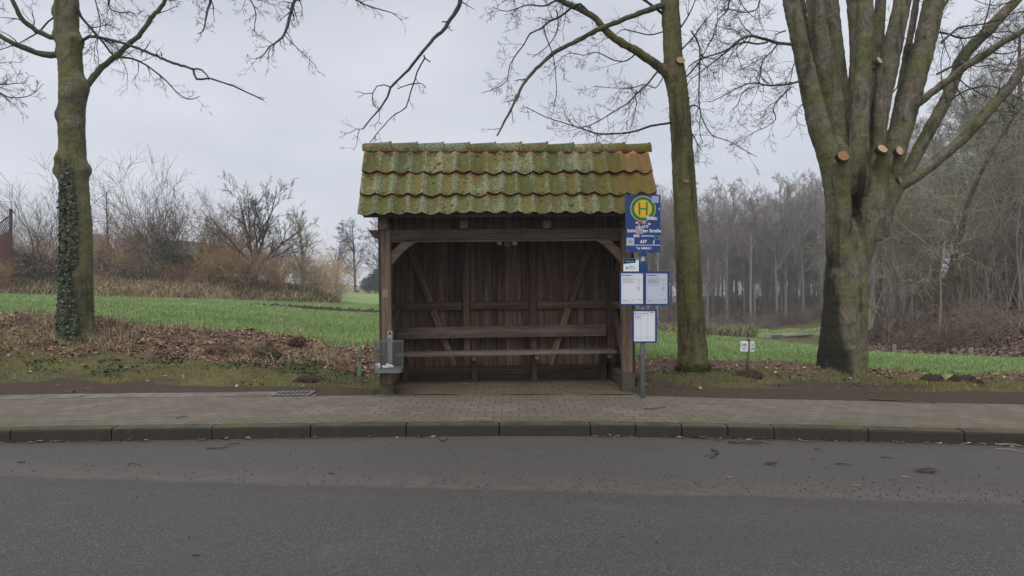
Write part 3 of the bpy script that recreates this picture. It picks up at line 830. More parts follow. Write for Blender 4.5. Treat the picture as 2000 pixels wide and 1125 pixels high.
    beam('wall_plate', (-1.84, 1.175, 2.42), (1.84, 1.175, 2.42), .13, .13, M_BEAM, sh)
    # lintel with shaped ends that carry the eaves
    l = MB()
    poly = [(-1.97, 2.36), (1.97, 2.36), (1.95, 2.315), (1.90, 2.255), (1.82, 2.215), (-1.82, 2.215), (-1.90, 2.255), (-1.95, 2.315)]
    l.prism(poly, 1, .012, .135)
    lo = l.build('lintel', M_BEAM, sh, bevel=.006)
    l = MB(); l.box(-1.66, 1.66, .03, .12, 2.185, 2.213); l.build('lintel_batten', M_BEAM, sh, bevel=.004)
    beam('wall_plate', (-1.80, .30, 2.47), (1.80, .30, 2.47), .05, .24, M_BOARD, sh)
    # rafters, feet showing under the eaves
    sl = Vector((0, .60, 1.105)).normalized()
    for i, xx in enumerate((-1.76, -.62, .57, 1.72)):
        nrm = Vector((0, -sl.z, sl.y))
        beam('rafter', Vector((xx, .02, 2.42)), Vector((xx, .27, 3.41)), .105, .10, M_BEAM, sh, up=(0, 1, 0))
        beam('rafter_foot', (xx, -.06, 2.417), (xx, .24, 2.417), .115 if i else .14, .112, M_POST, sh)
        beam('rafter', (xx, .29, 3.40), (xx, 1.46, 2.40), .09, .10, M_BEAM, sh, up=(0, 0, 1))
    # the bench along the back wall
    be = MB()
    bench = beam('bench', (-1.69, .60, .515), (1.69, .60, .515), .20, .046, M_BENCH, sh)
    def sub(o): 
        mw = o.matrix_basis.copy(); o.parent = bench; o.matrix_basis = bench.matrix_basis.inverted() @ mw; return o
    sub(beam('seat_plank', (-1.685, .806, .515), (1.685, .806, .513), .19, .046, M_BENCH, sh))
    sub(beam('backrest', (-1.74, 1.045, .815), (1.64, 1.045, .815), .04, .185, M_BENCH, sh))
    for xx in (-1.60, -.50, .46, 1.58):
        sub(beam('leg', (xx, 1.03, .0), (xx, 1.03, .49), .075, .085, M_BEAM, sh, up=(1, 0, 0)))
        sub(beam('bearer', (xx, .52, .455), (xx, 1.10, .455), .07, .07, M_BEAM, sh))
    # small black lamp under the lintel
    la = MB(); la.box(-.045, .055, .03, .12, 2.115, 2.182); la.box(-.025, .035, .02, .10, 2.095, 2.115)
    lamp = la.build('lamp', M_BLACK, sh, bevel=.006)
    for xx in (-.145, .075):
        k = MB(); k.box(xx, xx+.065, .035, .075, 2.135, 2.184); k.build('lamp_block', M_POST, lamp, bevel=.004)
    # torn notice on the left post
    k = MB(); k.box(-HW-.05, -HW+.035, -.0075, -.0045, 1.40, 1.52); k.build('torn_notice', M_NOTE, sh)
build_shelter()

def build_roof():
    R = random.Random(21)
    e0, r0 = Vector((0, -.29, 2.515)), Vector((0, .27, 3.575))
    sl = (e0-r0); SL = sl.length; sl.normalize()                 # down the slope
    nr = Vector((0, sl.z*-1, sl.y)); nr = Vector((0, -abs(sl.z), abs(sl.y))).normalized()
    HWR = 2.08; NT_ = 19; TW = 2*HWR/NT_
    m = MB()
    def hgt(t): return .052*((1+math.cos(2*math.pi*t))/2)**1.35
    NX, NY = 14, 7
    courses = [(.105, .500), (.445, .885), (.825, SL+.01)]
    for ci, (s0, s1) in enumerate(courses):
        for ti in range(NT_):
            rv = R.random(); dz = R.uniform(-.007, .007); ds = R.gauss(0, .008)+(.03 if R.random() < .05 else 0); sk = R.uniform(-.008, .008)
            vs, cs, fs = [], [], []
            for j in range(NY+4):
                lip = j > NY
                jj = min(j, NY)
                tt = jj/NY
                s = s0 + (s1-s0)*tt + ds*tt
                for i in range(NX+1):
                    t = i/NX
                    x = -HWR + TW*(ti+t)
                    o = .012 + .050*tt + dz + sk*t
                    if j == NY+2: o -= .021
                    if j == NY+3: s2 = s-.10; o = .012+.050*(tt-.28)-.021+dz
                    else: s2 = s
                    ext = 0.004*(1 if ti % 2 else -1)*0
                    p = r0 + sl*s2 + nr*(o + hgt(t) + (.0035 if t > .93 else 0))
                    vs.append(Vector((x + ext, p.y, p.z)))
                    ex0 = (courses[ci-1][1] - s0)/(s1-s0) if ci else .07
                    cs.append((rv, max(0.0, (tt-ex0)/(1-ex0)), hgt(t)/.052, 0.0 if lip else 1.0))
            w = NX+1
            for j in range(NY+3):
                if j == NY: continue
                for i in range(NX):
                    fs.append((j*w+i, (j+1)*w+i, (j+1)*w+i+1, j*w+i+1))
            m.add(vs, fs, cs)
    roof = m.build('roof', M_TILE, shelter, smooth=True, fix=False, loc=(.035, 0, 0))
    # cushions of moss sitting in the troughs and on the lower edges
    mm = MB()
    for _ in range(230):
        ci = R.randrange(3); s0, s1 = courses[ci]; ti = R.randrange(NT_); t = R.choice((R.uniform(.3, .7), R.uniform(.3, .7), R.uniform(0, 1)))
        if R.random() < .30: s = courses[ci][0]+(.02 if ci == 0 else .07)+R.uniform(0, .03)
        elif R.random() < .6: s = s1-R.uniform(.01, .05)
        else: s = R.uniform(s0+.08, s1-.02)
        if ti > 15 and R.random() < .6: continue
        tt = (s-s0)/(s1-s0); x = -HWR+TW*(ti+t); o = .012+.050*tt+hgt(t)
        c_ = r0+sl*s+nr*o; c_.x = x; r_ = R.uniform(.010, .026); n_ = 7
        vs = [c_+nr*r_*R.uniform(.5, .8)]; u_ = Vector((1, 0, 0)); fs = []
        for ring, (k1, k2) in enumerate(((.6, .42), (1.05, -.15))):
            for i in range(n_):
                a_ = 2*math.pi*i/n_; q_ = r_*k1*R.uniform(.8, 1.25)
                vs.append(c_+u_*math.cos(a_)*q_*1.3+sl*math.sin(a_)*q_+nr*r_*k2)
        fs += [(0, 1+i, 1+(i+1) % n_) for i in range(n_)]+[(1+i, 1+n_+i, 1+n_+(i+1) % n_, 1+(i+1) % n_) for i in range(n_)]
        mm.add(vs, fs)
    mo_ = mm.build('moss', M_MOSS, roof, smooth=True, fix=True); mo_['kind'] = 'stuff'
    # rear slope, same tiles in plain corrugated courses
    m = MB()
    r1, e1 = Vector((0, .27, 3.575)), Vector((0, 1.52, 2.48))
    sb = (e1-r1); SB = sb.length; sb.normalize(); nb = Vector((0, -sb.z, sb.y)); nb = nb if nb.z > 0 else -nb
    for c in range(5):
        s0, s1 = .05+c*(SB-.05)/5-.03, .05+(c+1)*(SB-.05)/5
        n = NT_*8; vs, fs, cs = [], [], []
        for j in range(3):
            for i in range(n+1):
                s = s0+(s1-s0)*min(j, 1); o = .012+.04*min(j, 1)-(.017 if j == 2 else 0)+hgt((i % 8)/8)
                p = r1+sb*s+nb*o; vs.append(Vector((-HWR+TW*i/8, p.y, p.z))); cs.append((.5, .5, hgt((i % 8)/8)/.052, 1))
        for j in range(2):
            for i in range(n): fs.append((j*(n+1)+i, j*(n+1)+i+1, (j+1)*(n+1)+i+1, (j+1)*(n+1)+i))
        m.add(vs, fs, cs)
    m.build('rear_slope', M_TILE, roof, smooth=True, fix=False)
    # boarding under the tiles
    d = MB()
    q = [r0+sl*.06-nr*.035, r0+sl*(SL-.05)-nr*.035, r0+sl*(SL-.05)-nr*.012, r0+sl*.06-nr*.012]
    d.prism([(p.y, p.z) for p in q], 0, -2.02, 2.02)
    q = [r1+sb*.06-nb*.035, r1+sb*(SB-.03)-nb*.035, r1+sb*(SB-.03)-nb*.012, r1+sb*.06-nb*.012]
    d.prism([(p.y, p.z) for p in q], 0, -2.02, 2.02)
    d.build('roof_boarding', M_SIDE, roof)
    f = MB(); q0 = r0+sl*(SL-.06)-nr*.030
    f.box(-2.03, 2.03, q0.y-.004, q0.y+.026, q0.z-.045, q0.z+.015); f.build('eaves_batten', M_BEAM, roof, bevel=.003)
    # ridge: eleven caps, each flared over the next
    L = 4.22; n = 11
    for k in range(n):
        c = MB(); xa = -L/2+L*k/n; xb = xa+L/n+.022
        rv = R.random(); rows_, cs = [], []
        jz = R.uniform(-.008, .008); tilt = R.uniform(-.006, .008)
        for j, (x, r) in enumerate(((xa, .098), (xa+.03, .100), ((xa+xb)/2, .108), (xb-.028, .118), (xb-.026, .128), (xb, .130))):
            for layer in (0, 1):
                pass
            ring = []
            for a in range(13):
                th = math.radians(-18 + 216*a/12)
                rr = r
                ring.append(Vector((x, .27 - math.cos(th)*rr*.92, 3.545 + jz + tilt*j/5 + math.sin(th)*rr*1.02)))
            rows_.append(ring)
        vs = [p for r_ in rows_ for p in r_]; fs = []
        for j in range(5):
            for a in range(12): fs.append((j*13+a, j*13+a+1, (j+1)*13+a+1, (j+1)*13+a))
        inner = [Vector((p.x, .27+(p.y-.27)*.86, 3.545+(p.z-3.545)*.86)) for p in rows_[5]]
        o_ = len(vs); vs += inner
        for a in range(12): fs.append((5*13+a, 5*13+a+1, o_+a+1, o_+a))
        inn0 = [Vector((p.x, .27+(p.y-.27)*.86, 3.545+(p.z-3.545)*.86)) for p in rows_[0]]
        o2 = len(vs); vs += inn0
        for a in range(12): fs.append((a, o2+a, o2+a+1, a+1))
        c.add(vs, fs, [(rv, .45 if k < 10 else .25, .75, 1)]*len(vs))
        c.build('ridge_tile', M_TILE, roof, smooth=False, fix=True)
    mo = MB(); mo.box(-2.04, 2.04, .20, .34, 3.46, 3.56); mo.build('ridge_bedding', M_TILE, roof)
build_roof()

# paved floor of the shelter
def floor_z(x, y): return .128 + .045*max(0, y-8.6)/1.4 + .006*math.sin(x*5+y*3)
o = ribbon('shelter_floor', lambda x: 8.60, lambda x: 10.2, floor_z, M_FLOOR, np.linspace(-1.80, 1.72, 40), 14, True)

# ------------------------------------------------------------------ stop sign and timetables
_fc = [0]
def text(txt, size, loc, parent, mat, name, align='CENTER', bold=0.0, shear=0.0):
    cu = bpy.data.curves.new('t', 'FONT'); cu.body = txt; cu.size = size
    cu.align_x = align; cu.align_y = 'CENTER'; cu.extrude = .0004; cu.offset = bold; cu.shear = shear
    ob = bpy.data.objects.new('t', cu); COL.objects.link(ob)
    bpy.context.view_layer.update()
    me = bpy.data.meshes.new_from_object(ob.evaluated_get(bpy.context.evaluated_depsgraph_get()))
    bpy.data.objects.remove(ob); bpy.data.curves.remove(cu)
    me.name = name; me.materials.clear()
    for p in me.polygons: p.material_index = 0
    return link(name, me, mat, parent, False, loc, (math.radians(90), 0, 0))
def disc(mb, cx, cz, r, y0, y1, n=64, r_in=0):
    if not r_in:
        mb.prism([(cx+r*math.cos(2*math.pi*i/n), cz+r*math.sin(2*math.pi*i/n)) for i in range(n)], 1, y0, y1)
def build_sign():
    D = 8.38; X0 = (1255.3-1000)/F*D; zg = .10
    root = empty('bus_stop_sign', (X0, D, zg), (0, 0, math.radians(1.2)), 'blue bus stop sign with H disc and three timetables on a grey pole', 'bus stop sign')
    k = D/F
    def lx(px): return (px-1255.3)*k
    def lz(py): return CAM_H-(py-HZ)*k-zg
    p = MB(); p.cyl((0, 0, -.1), (0, 0, lz(388)), .0325, 20); p.build('pole', M_METAL, root, smooth=True)
    yf = -.045
    s = MB(); s.box(lx(1220.3), lx(1288.6), yf, yf+.006, lz(493.5), lz(381.3))
    # back flanges of the pressed panel
    s.box(lx(1220.3), lx(1221.5), yf+.0061, yf+.022, lz(493.4), lz(381.4)); s.box(lx(1287.4), lx(1288.6), yf+.0061, yf+.022, lz(493.4), lz(381.4))
    panel = s.build('sign_panel', M_BLUE, root, bevel=.002)
    b = MB(); b.box(lx(1248.3), lx(1262.8), yf-.001, yf+.07, lz(499.3), lz(493.7)); b.build('bracket', M_BLUE, root, bevel=.003)
    b = MB(); b.box(lx(1248.3), lx(1263.6), yf-.001, yf+.075, lz(530), lz(510.2)); b.build('bracket', M_BLUE, root, bevel=.004)
    def part(fn, mat, name, par=panel):
        m = MB(); fn(m); return m.build(name, mat, par)
    # emblem
    cx, cz = lx(1254.4), lz(408.6); u = D/F/8.65
    part(lambda m: disc(m, cx, cz, 215*u, yf-.0012, yf-.0002), M_YEL, 'emblem_rim')
    part(lambda m: disc(m, cx, cz, 202*u, yf-.0024, yf-.0014), M_GRN, 'emblem_ring')
    part(lambda m: disc(m, cx, cz, 150*u, yf-.0036, yf-.0026), M_YEL, 'emblem_disc')
    def H(m):
        for sx in (-1, 1): m.box(cx+sx*62*u-14*u, cx+sx*62*u+14*u, yf-.0050, yf-.0038, cz-108*u, cz+110*u)
        m.box(cx-47.9*u, cx+47.9*u, yf-.0050, yf-.0038, cz-13*u, cz+12*u)
    part(H, M_GRN, 'emblem_letter')
    ty = yf-.0012
    def at(px, py, dy=0): return (lx(px), ty-dy, lz(py))
    text('Schle', .062, at(1223.6, 451.6), panel, M_WHITE, 'lettering', 'LEFT', .0013)
    text('fer Straße', .062, at(1254.2, 451.6), panel, M_WHITE, 'lettering', 'LEFT', .0013)
    text('605', .056, at(1241.8, 461.3), panel, M_WHITE, 'lettering', 'CENTER', .0014)
    text('Süderbrarup', .034, at(1263.4, 461.2), panel, M_WHITE, 'lettering', 'CENTER', .0005)
    text('637', .060, at(1255.3, 472.6), panel, M_WHITE, 'lettering', 'CENTER', .0015)
    text('NAH', .046, at(1250.6, 485.4), panel, M_WHITE, 'lettering', 'LEFT', .0013)
    text('.SH', .046, at(1261.8, 485.4), panel, M_WHITE, 'lettering', 'LEFT', .0000)
    part(lambda m: m.box(lx(1220.6), lx(1288.2), yf-.0012, yf-.0002, lz(479.7), lz(478.7)), M_WHITE, 'white_rule')
    # the little winged mark before the name
    def wings(m):
        for i, (px, py, w, h, a) in enumerate(((1242.2, 483.0, 2.6, 1.0, -.5), (1244.2, 484.4, 3.6, 1.1, -.6), (1246.0, 485.6, 4.4, 1.0, .9), (1247.3, 487.2, 3.0, .9, 1.2), (1243.4, 486.0, 2.0, .8, .3))):
            M = Matrix.Translation((lx(px), 0, lz(py))) @ Matrix.Rotation(-a, 4, 'Y')
            m.box(-w*k/2, w*k/2, yf-.0012, yf-.0002, -h*k/2, h*k/2, M)
    part(wings, M_WHITE, 'mark')
    R = random.Random(5)
    def sticker(px0, px1, py0, py1, mat, ang=0, dy=.0052, name='sticker'):
        w, h = (px1-px0)*k, (py1-py0)*k
        m = MB(); M = Matrix.Translation((lx((px0+px1)/2), 0, lz((py0+py1)/2))) @ Matrix.Rotation(math.radians(ang), 4, 'Y')
        m.box(-w/2, w/2, yf-dy-.0008, yf-dy, -h/2, h/2, M)
        return m.build(name, mat, panel)
    sticker(1271, 1285, 384, 397, M_STKB, 0, .0056); sticker(1274, 1283.5, 388.5, 393.5, M_GREYP, 6, .0066)
    sticker(1260.8, 1281.6, 424.2, 430.2, M_STK, 6, .0060); sticker(1277, 1281, 425.8, 430.6, M_STKB, 6, .0070)
    sticker(1239.5, 1245.5, 434, 437.5, M_STK, -12, .0040); sticker(1245, 1252.5, 433.5, 438.5, M_RED, 3, .0042)
    sticker(1252.6, 1259.4, 433, 437.5, M_STKB, 4, .0044); sticker(1260.4, 1265.0, 436.5, 441.2, M_RED, -2, .0042)
    sticker(1264.6, 1268.6, 436.0, 440.4, M_STK, -14, .0044)
    sticker(1239.4, 1248.4, 442.0, 456.6, M_STKP, 3, .0040); sticker(1246.6, 1254.2, 449.4, 457.4, M_STKP, -12, .0049)
    for (px, py, t, a) in ((1247.0, 441.0, 'L', 0), (1249.2, 447.0, 'O', 30), (1253.6, 444.0, 'S', -10), (1257.2, 442.6, 'I', 10), (1260.8, 443.8, '65', -14)):
        o = text(t, .052, at(px, py, .0056), panel, M_WHITE, 'peeled_lettering', 'CENTER', .0012)
        o.rotation_euler = (math.radians(90), math.radians(a), 0)
    sticker(1222.4, 1237, 465, 478.4, M_STK, 1, .0020); sticker(1225.6, 1234, 468, 475.6, M_GREYP, 8, .0030)
    sticker(1276.4, 1287.6, 461, 469, M_TEAL, 0, .0022); sticker(1278, 1284.6, 462.6, 467.6, M_DARKP, 0, .0032)
    sticker(1274, 1276.6, 469.5, 478, M_STK, 8, .0020); sticker(1285.1, 1286.7, 406.5, 411.5, M_STK, 0, .0020)
    def bolts(m):
        for px, py in ((1224.6, 490.2), (1285.7, 490.2), (1248.6, 492.4), (1262.6, 492.4), (1248.6, 497.2), (1248.9, 513.4), (1262.6, 513.4), (1238, 594.6), (1281.8, 594.6), (1256.6, 667.4)):
            m.cyl((lx(px), yf-.004, lz(py)), (lx(px), yf+.001, lz(py)), .006, 10)
    m = MB(); bolts(m); m.build('bolts', M_METAL, root)
    # timetable frames
    def frame(x0, x1, y0, y1, cells, parts_):
        f = MB(); f.box(lx(x0), lx(x1), yf, yf+.016, lz(y1), lz(y0))
        fr = f.build('timetable_frame', M_BLUE, root, bevel=.002)
        r = MB()
        xs = [lx(x0)] + [q for c in cells for q in (lx(c[0]), lx(c[1]))] + [lx(x1)]
        za, zb = lz(cells[0][3]), lz(cells[0][2])
        for i in range(0, len(xs), 2): r.box(xs[i]+.0004, xs[i+1], yf-.009, yf-.0001, lz(y1)+.0004, lz(y0)-.0004)
        for c in cells:
            r.box(lx(c[0])+.0001, lx(c[1])-.0001, yf-.009, yf-.0001, lz(y1)+.0004, za); r.box(lx(c[0])+.0001, lx(c[1])-.0001, yf-.009, yf-.0001, zb, lz(y0)-.0004)
        r.build('rim', M_BLUE, fr)
        for c, pr in zip(cells, parts_):
            q = MB(); q.box(lx(c[0])+.001, lx(c[1])-.001, yf-.0020, yf-.0008, lz(c[3])+.001, lz(c[2])-.001)
            q.build('timetable_sheet', pr['paper'], fr)
            for mat, lst in pr['print']:
                t = MB()
                for (a, b, c_, d_) in lst: t.box(lx(a), lx(b), yf-.0030, yf-.0021, lz(d_), lz(c_))
                t.build('print', mat, fr)
        return fr
    def sheet(x, seed, paper, dot):
        R = random.Random(seed); g, d = [], []
        d += [(x+6, x+18, 537.2, 537.9), (x+5, x+23, 538.4, 539.0)]
        g += [(x+3, x+29, 542.4, 542.8)]
        for i in range(9): g.append((x+3, x+3+R.uniform(14, 27), 544.0+i*1.1, 544.3+i*1.1))
        g += [(x+31, x+36, 560.2+i*1.05, 560.6+i*1.05) for i in range(7)]
        g += [(x+31.5, x+36.5, 543.5+i*1.5, 543.75+i*1.5) for i in range(9)]
        d += [(x+3, x+12, 586.3, 586.9), (x+30.5, x+32.5, 584.7, 585.6), (x+33.5, x+39, 584.8, 585.6)]
        g += [(x+3, x+25, 587.4, 587.8), (x+3, x+38, 590.4, 590.6)]
        if seed == 2:
            for i in range(6): g.append((x+4, x+26, 546.0+i*2.2, 546.35+i*2.2))
        return {'paper': paper, 'print': [(M_GREYP, g), (M_DARKP, d), (dot, [(x+2.2, x+4.4, 536.6, 539.0)]), (M_RED, [(x+22, x+24, 584.0, 585.2)])]}
    frame(1208.6, 1305.6, 530.2, 596.4, [(1211.6, 1254.4, 533.4, 593.4), (1260.0, 1302.2, 533.4, 593.4)],
          [sheet(1212, 1, M_PAPER, M_DARKP), sheet(1260.6, 2, M_PAPER2, M_RED)])
    g = [(1250.2, 1250.5, 615.5, 664), (1263.4, 1263.7, 615.5, 664), (1238.5, 1276, 614.8, 615.2), (1238.6, 1276, 657.5, 657.8), (1238.6, 1276, 660.4, 660.6)]
    g += [(1238.8, 1250.0, 616.6+i*1.0, 616.95+i*1.0) for i in range(6)] + [(1238.8, 1247, 624, 624.4), (1266, 1272, 609.2, 609.8)]
    d = [(1242.8, 1259, 611.8, 612.6), (1259.6, 1264.6, 612.0, 612.8), (1268.5, 1275, 609.8, 610.6)]
    frame(1233.2, 1281.2, 604.2, 669.3, [(1236.4, 1278.0, 607.0, 666.2)],
          [{'paper': M_PAPER, 'print': [(M_GREYP, g), (M_DARKP, d + [(1239, 1241.2, 610.8, 613.2)])]}])
    # the small shuttle poster clipped above the left timetable
    q = MB(); q.box(lx(1216), lx(1246.2), yf-.004, yf, lz(530.1), lz(505.2)); po = q.build('poster', M_WHITE, root)
    q = MB(); q.prism([(lx(1216.1), lz(515.8)), (lx(1239.6), lz(513.4)), (lx(1239.6), lz(508.6)), (lx(1246.1), lz(508.6)), (lx(1246.1), lz(505.3)), (lx(1216.1), lz(505.3))], 1, yf-.0052, yf-.0042)
    q.build('poster_band', M_NAVY, po)
    q = MB(); q.box(lx(1239.7), lx(1245.6), yf-.0062, yf-.0053, lz(508.5), lz(505.9)); q.build('poster_corner', M_CYAN, po)
    text('Haltestelle', .026, (lx(1228.0), yf-.0056, lz(510.7)), po, M_CYAN, 'lettering', 'CENTER', .0006)
    text('Smartes', .017, (lx(1231.6), yf-.0046, lz(520.2)), po, M_NAVY, 'lettering', 'CENTER', .0005)
    text('D RFSHUTTLE', .021, (lx(1230.8), yf-.0046, lz(523.4)), po, M_TEAL, 'lettering', 'CENTER', .0004)
    q = MB(); c0, c1 = lx(1222.6), lz(523.2)
    q.prism([(c0+.0115*math.cos(a), c1+.0115*math.sin(a)) for a in [math.radians(-20+220*i/12) for i in range(13)]] + [(c0, c1-.028)], 1, yf-.0056, yf-.0046)
    q.build('map_pin', M_NAVY, po)
    q = MB(); q.box(lx(1225), lx(1239), yf-.0048, yf-.0041, lz(526.4), lz(525.9)); q.build('print', M_GREYP, po)
build_sign()

# ------------------------------------------------------------------ litter basket
def build_bin():
    D = 8.50; k = D/F; cx = (759.8-1000)*k
    zt, zb = CAM_H-(666.5-HZ)*k, CAM_H-(726.3-HZ)*k
    root = empty('litter_bin', (cx, D, zb), (0, 0, math.radians(2)), 'galvanised wire mesh litter basket hung on the left post of the shelter', 'litter bin')
    H = zt-zb; w, dp = .190, .13
    def outline(n=44):
        pts = []
        for i in range(n):
            a = 2*math.pi*i/n; c, s = math.cos(a), math.sin(a); e = .38
            pts.append((w*math.copysign(abs(c)**e, c), dp*math.copysign(abs(s)**e, s)))
        return pts
    # even out along the outline
    raw = outline(400); L = [0]
    for a, b in zip(raw, raw[1:]+raw[:1]): L.append(L[-1]+math.hypot(b[0]-a[0], b[1]-a[1]))
    def along(s):
        s %= L[-1]
        i = max(j for j in range(len(raw)) if L[j] <= s); t = (s-L[i])/max(1e-9, L[i+1]-L[i])
        a, b = raw[i], raw[(i+1) % len(raw)]
        return (a[0]+(b[0]-a[0])*t, a[1]+(b[1]-a[1])*t)
    N = 36; ring = [along(L[-1]*i/N) for i in range(N)]
    g = MB()
    for x, y in ring: g.tube([Vector((x, y, .05)), Vector((x, y, H))], [.0019, .0019], 5)
    z = .075
    while z < H-.005:
        pts = [Vector((x*1.012, y*1.012, z)) for x, y in ring]
        g.tube(pts+pts[:2], [.0019]*(N+2), 5, False); z += .0335
    g.build('wire_mesh', M_BINM, root, fix=False)
    r = MB(); pts = [Vector((x*1.01, y*1.01, H)) for x, y in ring]; r.tube(pts+pts[:2], [.0055]*(N+2), 8, False); r.build('rim', M_BINM, root, smooth=True, fix=False)
    t = MB(); vs = [Vector((x*1.02, y*1.02, 0)) for x, y in ring]+[Vector((x*1.02, y*1.02, .062)) for x, y in ring]
    fs = [(i, (i+1) % N, N+(i+1) % N, N+i) for i in range(N)]+[tuple(range(N))]
    t.add(vs, fs); tr = t.build('tray', M_BINM, root); tr.modifiers.new('Solidify', 'SOLIDIFY').thickness = .003
    b = MB(); b.box(-.040, .022, .135, .150, .04, H+.015); b.build('back_bar', M_METAL, root, bevel=.003)
    b = MB(); b.box(-.044, .026, .134, .146, H-.02, H+.135); b.build('bracket', M_METAL, root, bevel=.004)
    b = MB(); b.box(-.024, .004, .126, .133, H+.085, H+.12); b.build('hook', M_BLACK, root, bevel=.003)
    b = MB(); b.box(-.035, .016, .128, .1335, H+.010, H+.062); lk = b.build('lock_plate', M_METAL, root, bevel=.004)
    b = MB(); b.cyl((-.010, .122, H+.032), (-.010, .128, H+.032), .009, 14); b.build('lock', M_BLACK, lk)
    base = Vector((cx, D, zb+.008))
    def crumple(name, label, off, r, mat, seed, sq=(1, 1, .8)):
        rn = random.Random(seed); bm = bmesh.new(); bmesh.ops.create_icosphere(bm, subdivisions=2, radius=r)
        for v in bm.verts: v.co *= rn.uniform(.72, 1.15)
        for v in bm.verts: v.co = Vector((v.co.x*sq[0], v.co.y*sq[1], v.co.z*sq[2]))
        me = bpy.data.meshes.new(name); bm.to_mesh(me); bm.free()
        o = link(name, me, mat, None, False, base+Vector(off)); tag(o, label, 'litter', 'litter lying in the wire basket'); return o
    crumple('crumpled_paper', 'large white crumpled paper in the middle of the wire litter basket', (.0, -.085, .083), .040, M_WHITE, 1)
    crumple('crumpled_paper', 'small white crumpled paper right of the largest one in the wire basket', (.052, -.09, .078), .031, M_WHITE, 2)
    crumple('crumpled_paper', 'small white crumpled paper between the red wrapper and the large paper in the basket', (-.053, -.09, .073), .026, M_WHITE, 3)
    crumple('wrapper', 'crumpled red wrapper beside the carton in the wire basket', (-.088, -.085, .074), .029, M_RED, 4, (.7, .8, 1))
    m = MB(); M = Matrix.Rotation(math.radians(-22), 4, 'Y') @ Matrix.Rotation(math.radians(20), 4, 'Z')
    m.box(-.033, .033, -.022, .022, -.034, .034, M); c = m.build('carton', M_PAPER, None, bevel=.004, loc=base+Vector((-.138, -.07, .083)))
    tag(c, 'small pale blue and white carton tilted at the left in the wire basket', 'carton')
    m = MB(); m.box(-.0335, -.004, -.0235, -.0222, -.030, .022, M); m.build('carton_print', M_STKB, c)
build_bin()

# ------------------------------------------------------------------ stakes and marker post
def build_small():
    # leaning green stake
    D = 9.25; k = D/F; x = (701-1000)*k
    zg = gz(x, D)
    root = empty('marker_stake', (x, D, zg), (0, math.radians(2.5), math.radians(20)), 'short weathered stake with flaking green paint standing in the verge left of the litter basket', 'stake')
    m = MB(); m.col = (1, 1, 1, 1)
    L = CAM_H-(676-HZ)*k-zg
    m.tube([Vector((0, 0, .12)), Vector((.0, 0, L*.45)), Vector((.004, 0, L*.62)), Vector((.003, 0, L))], [.036, .034, .022, .026], 4)
    m.build('stake', M_STAKE, root, bevel=.004)
    m = MB(); m.tube([Vector((0, 0, -.2)), Vector((0, 0, .125))], [.042, .037], 4); m.build('stake_foot', M_OLIVE, root)
    m = MB(); m.tube([Vector((.0, 0, L*.60)), Vector((.003, 0, L*.72))], [.030, .031], 4); m.build('bare_wood_patch', M_OLIVE, root)
    # post with two white plates
    D = 10.0; k = D/F; x = (1460-1000)*k; zg = gz(x, D)
    root = empty('marker_post', (x, D, zg), (0, math.radians(1.5), 0), 'knee high mossy marker post carrying two white number plates between the right hand trees', 'marker post')
    L = CAM_H-(662-HZ)*k-zg
    m = MB(); m.tube([Vector((0, 0, -.1)), Vector((0, 0, L*.97))], [.026, .025], 8); m.build('post', M_OLIVE, root, smooth=True)
    m = MB(); m.tube([Vector((0, 0, L*.955)), Vector((0, 0, L))], [.031, .022], 8); m.build('cap', M_BLACK, root)
    for s, w, ang, tx in ((-1, .122, -10, ('240', '5,0')), (1, .092, 24, ('K', '150'))):
        M = Matrix.Rotation(math.radians(ang), 4, 'Z')
        h0, h1 = L-.205, L-.035
        e = empty
        m = MB(); m.box(min(.004*s, s*w), max(.004*s, s*w), -.034, -.030, h0, h1, Matrix.Translation((s*.006, 0, 0)) @ M)
        pl = m.build('number_plate', M_WHITE, root, bevel=.001)
        for i, t in enumerate(tx):
            o = text(t, .058 if i == 0 else .044, (0, 0, 0), pl, M_DARKP, 'lettering', 'CENTER', .0005)
            o.matrix_basis = Matrix.Translation((s*.006, 0, 0)) @ M @ Matrix.Translation((s*w*.54, -.0352, h1-.062-i*.068)) @ Matrix.Rotation(math.radians(90), 4, 'X')
        b = MB(); b.box(min(s*w*.2, s*w*.85), max(s*w*.2, s*w*.85), -.0358, -.0345, h1-.101, h1-.097, Matrix.Translation((s*.006, 0, 0)) @ M); b.build('rule', M_DARKP, pl)
build_small()
# ------------------------------------------------------------------ trees
def smooth_path(pts, rads, step):
    """Catmull-Rom through the points, resampled about every step metres"""
    P_, R_ = [], []
    n = len(pts)
    for i in range(n-1):
        p0, p1, p2, p3 = pts[max(i-1, 0)], pts[i], pts[i+1], pts[min(i+2, n-1)]
        k = max(1, int((p2-p1).length/step))
        for j in range(k):
            t = j/k
            P_.append(0.5*((2*p1)+(p2-p0)*t+(2*p0-5*p1+4*p2-p3)*t*t+(3*p1-p0-3*p2+p3)*t**3))
            R_.append(rads[i]+(rads[i+1]-rads[i])*(t*t*(3-2*t)))
    P_.append(pts[-1]); R_.append(rads[-1])
    return P_, R_
UPV = Vector((0, 0, 1))
class Style:
    def __init__(s, **k):
        s.seg, s.wander, s.trop, s.kids, s.ang, s.ratio, s.rr, s.rmin, s.taper, s.kink = .12, .16, .0, 4.0, (30, 65), (.35, .65), .55, .0022, .75, 0
        s.__dict__.update(k)
def rdir(R): return Vector((R.gauss(0, 1), R.gauss(0, 1), R.gauss(0, 1)))
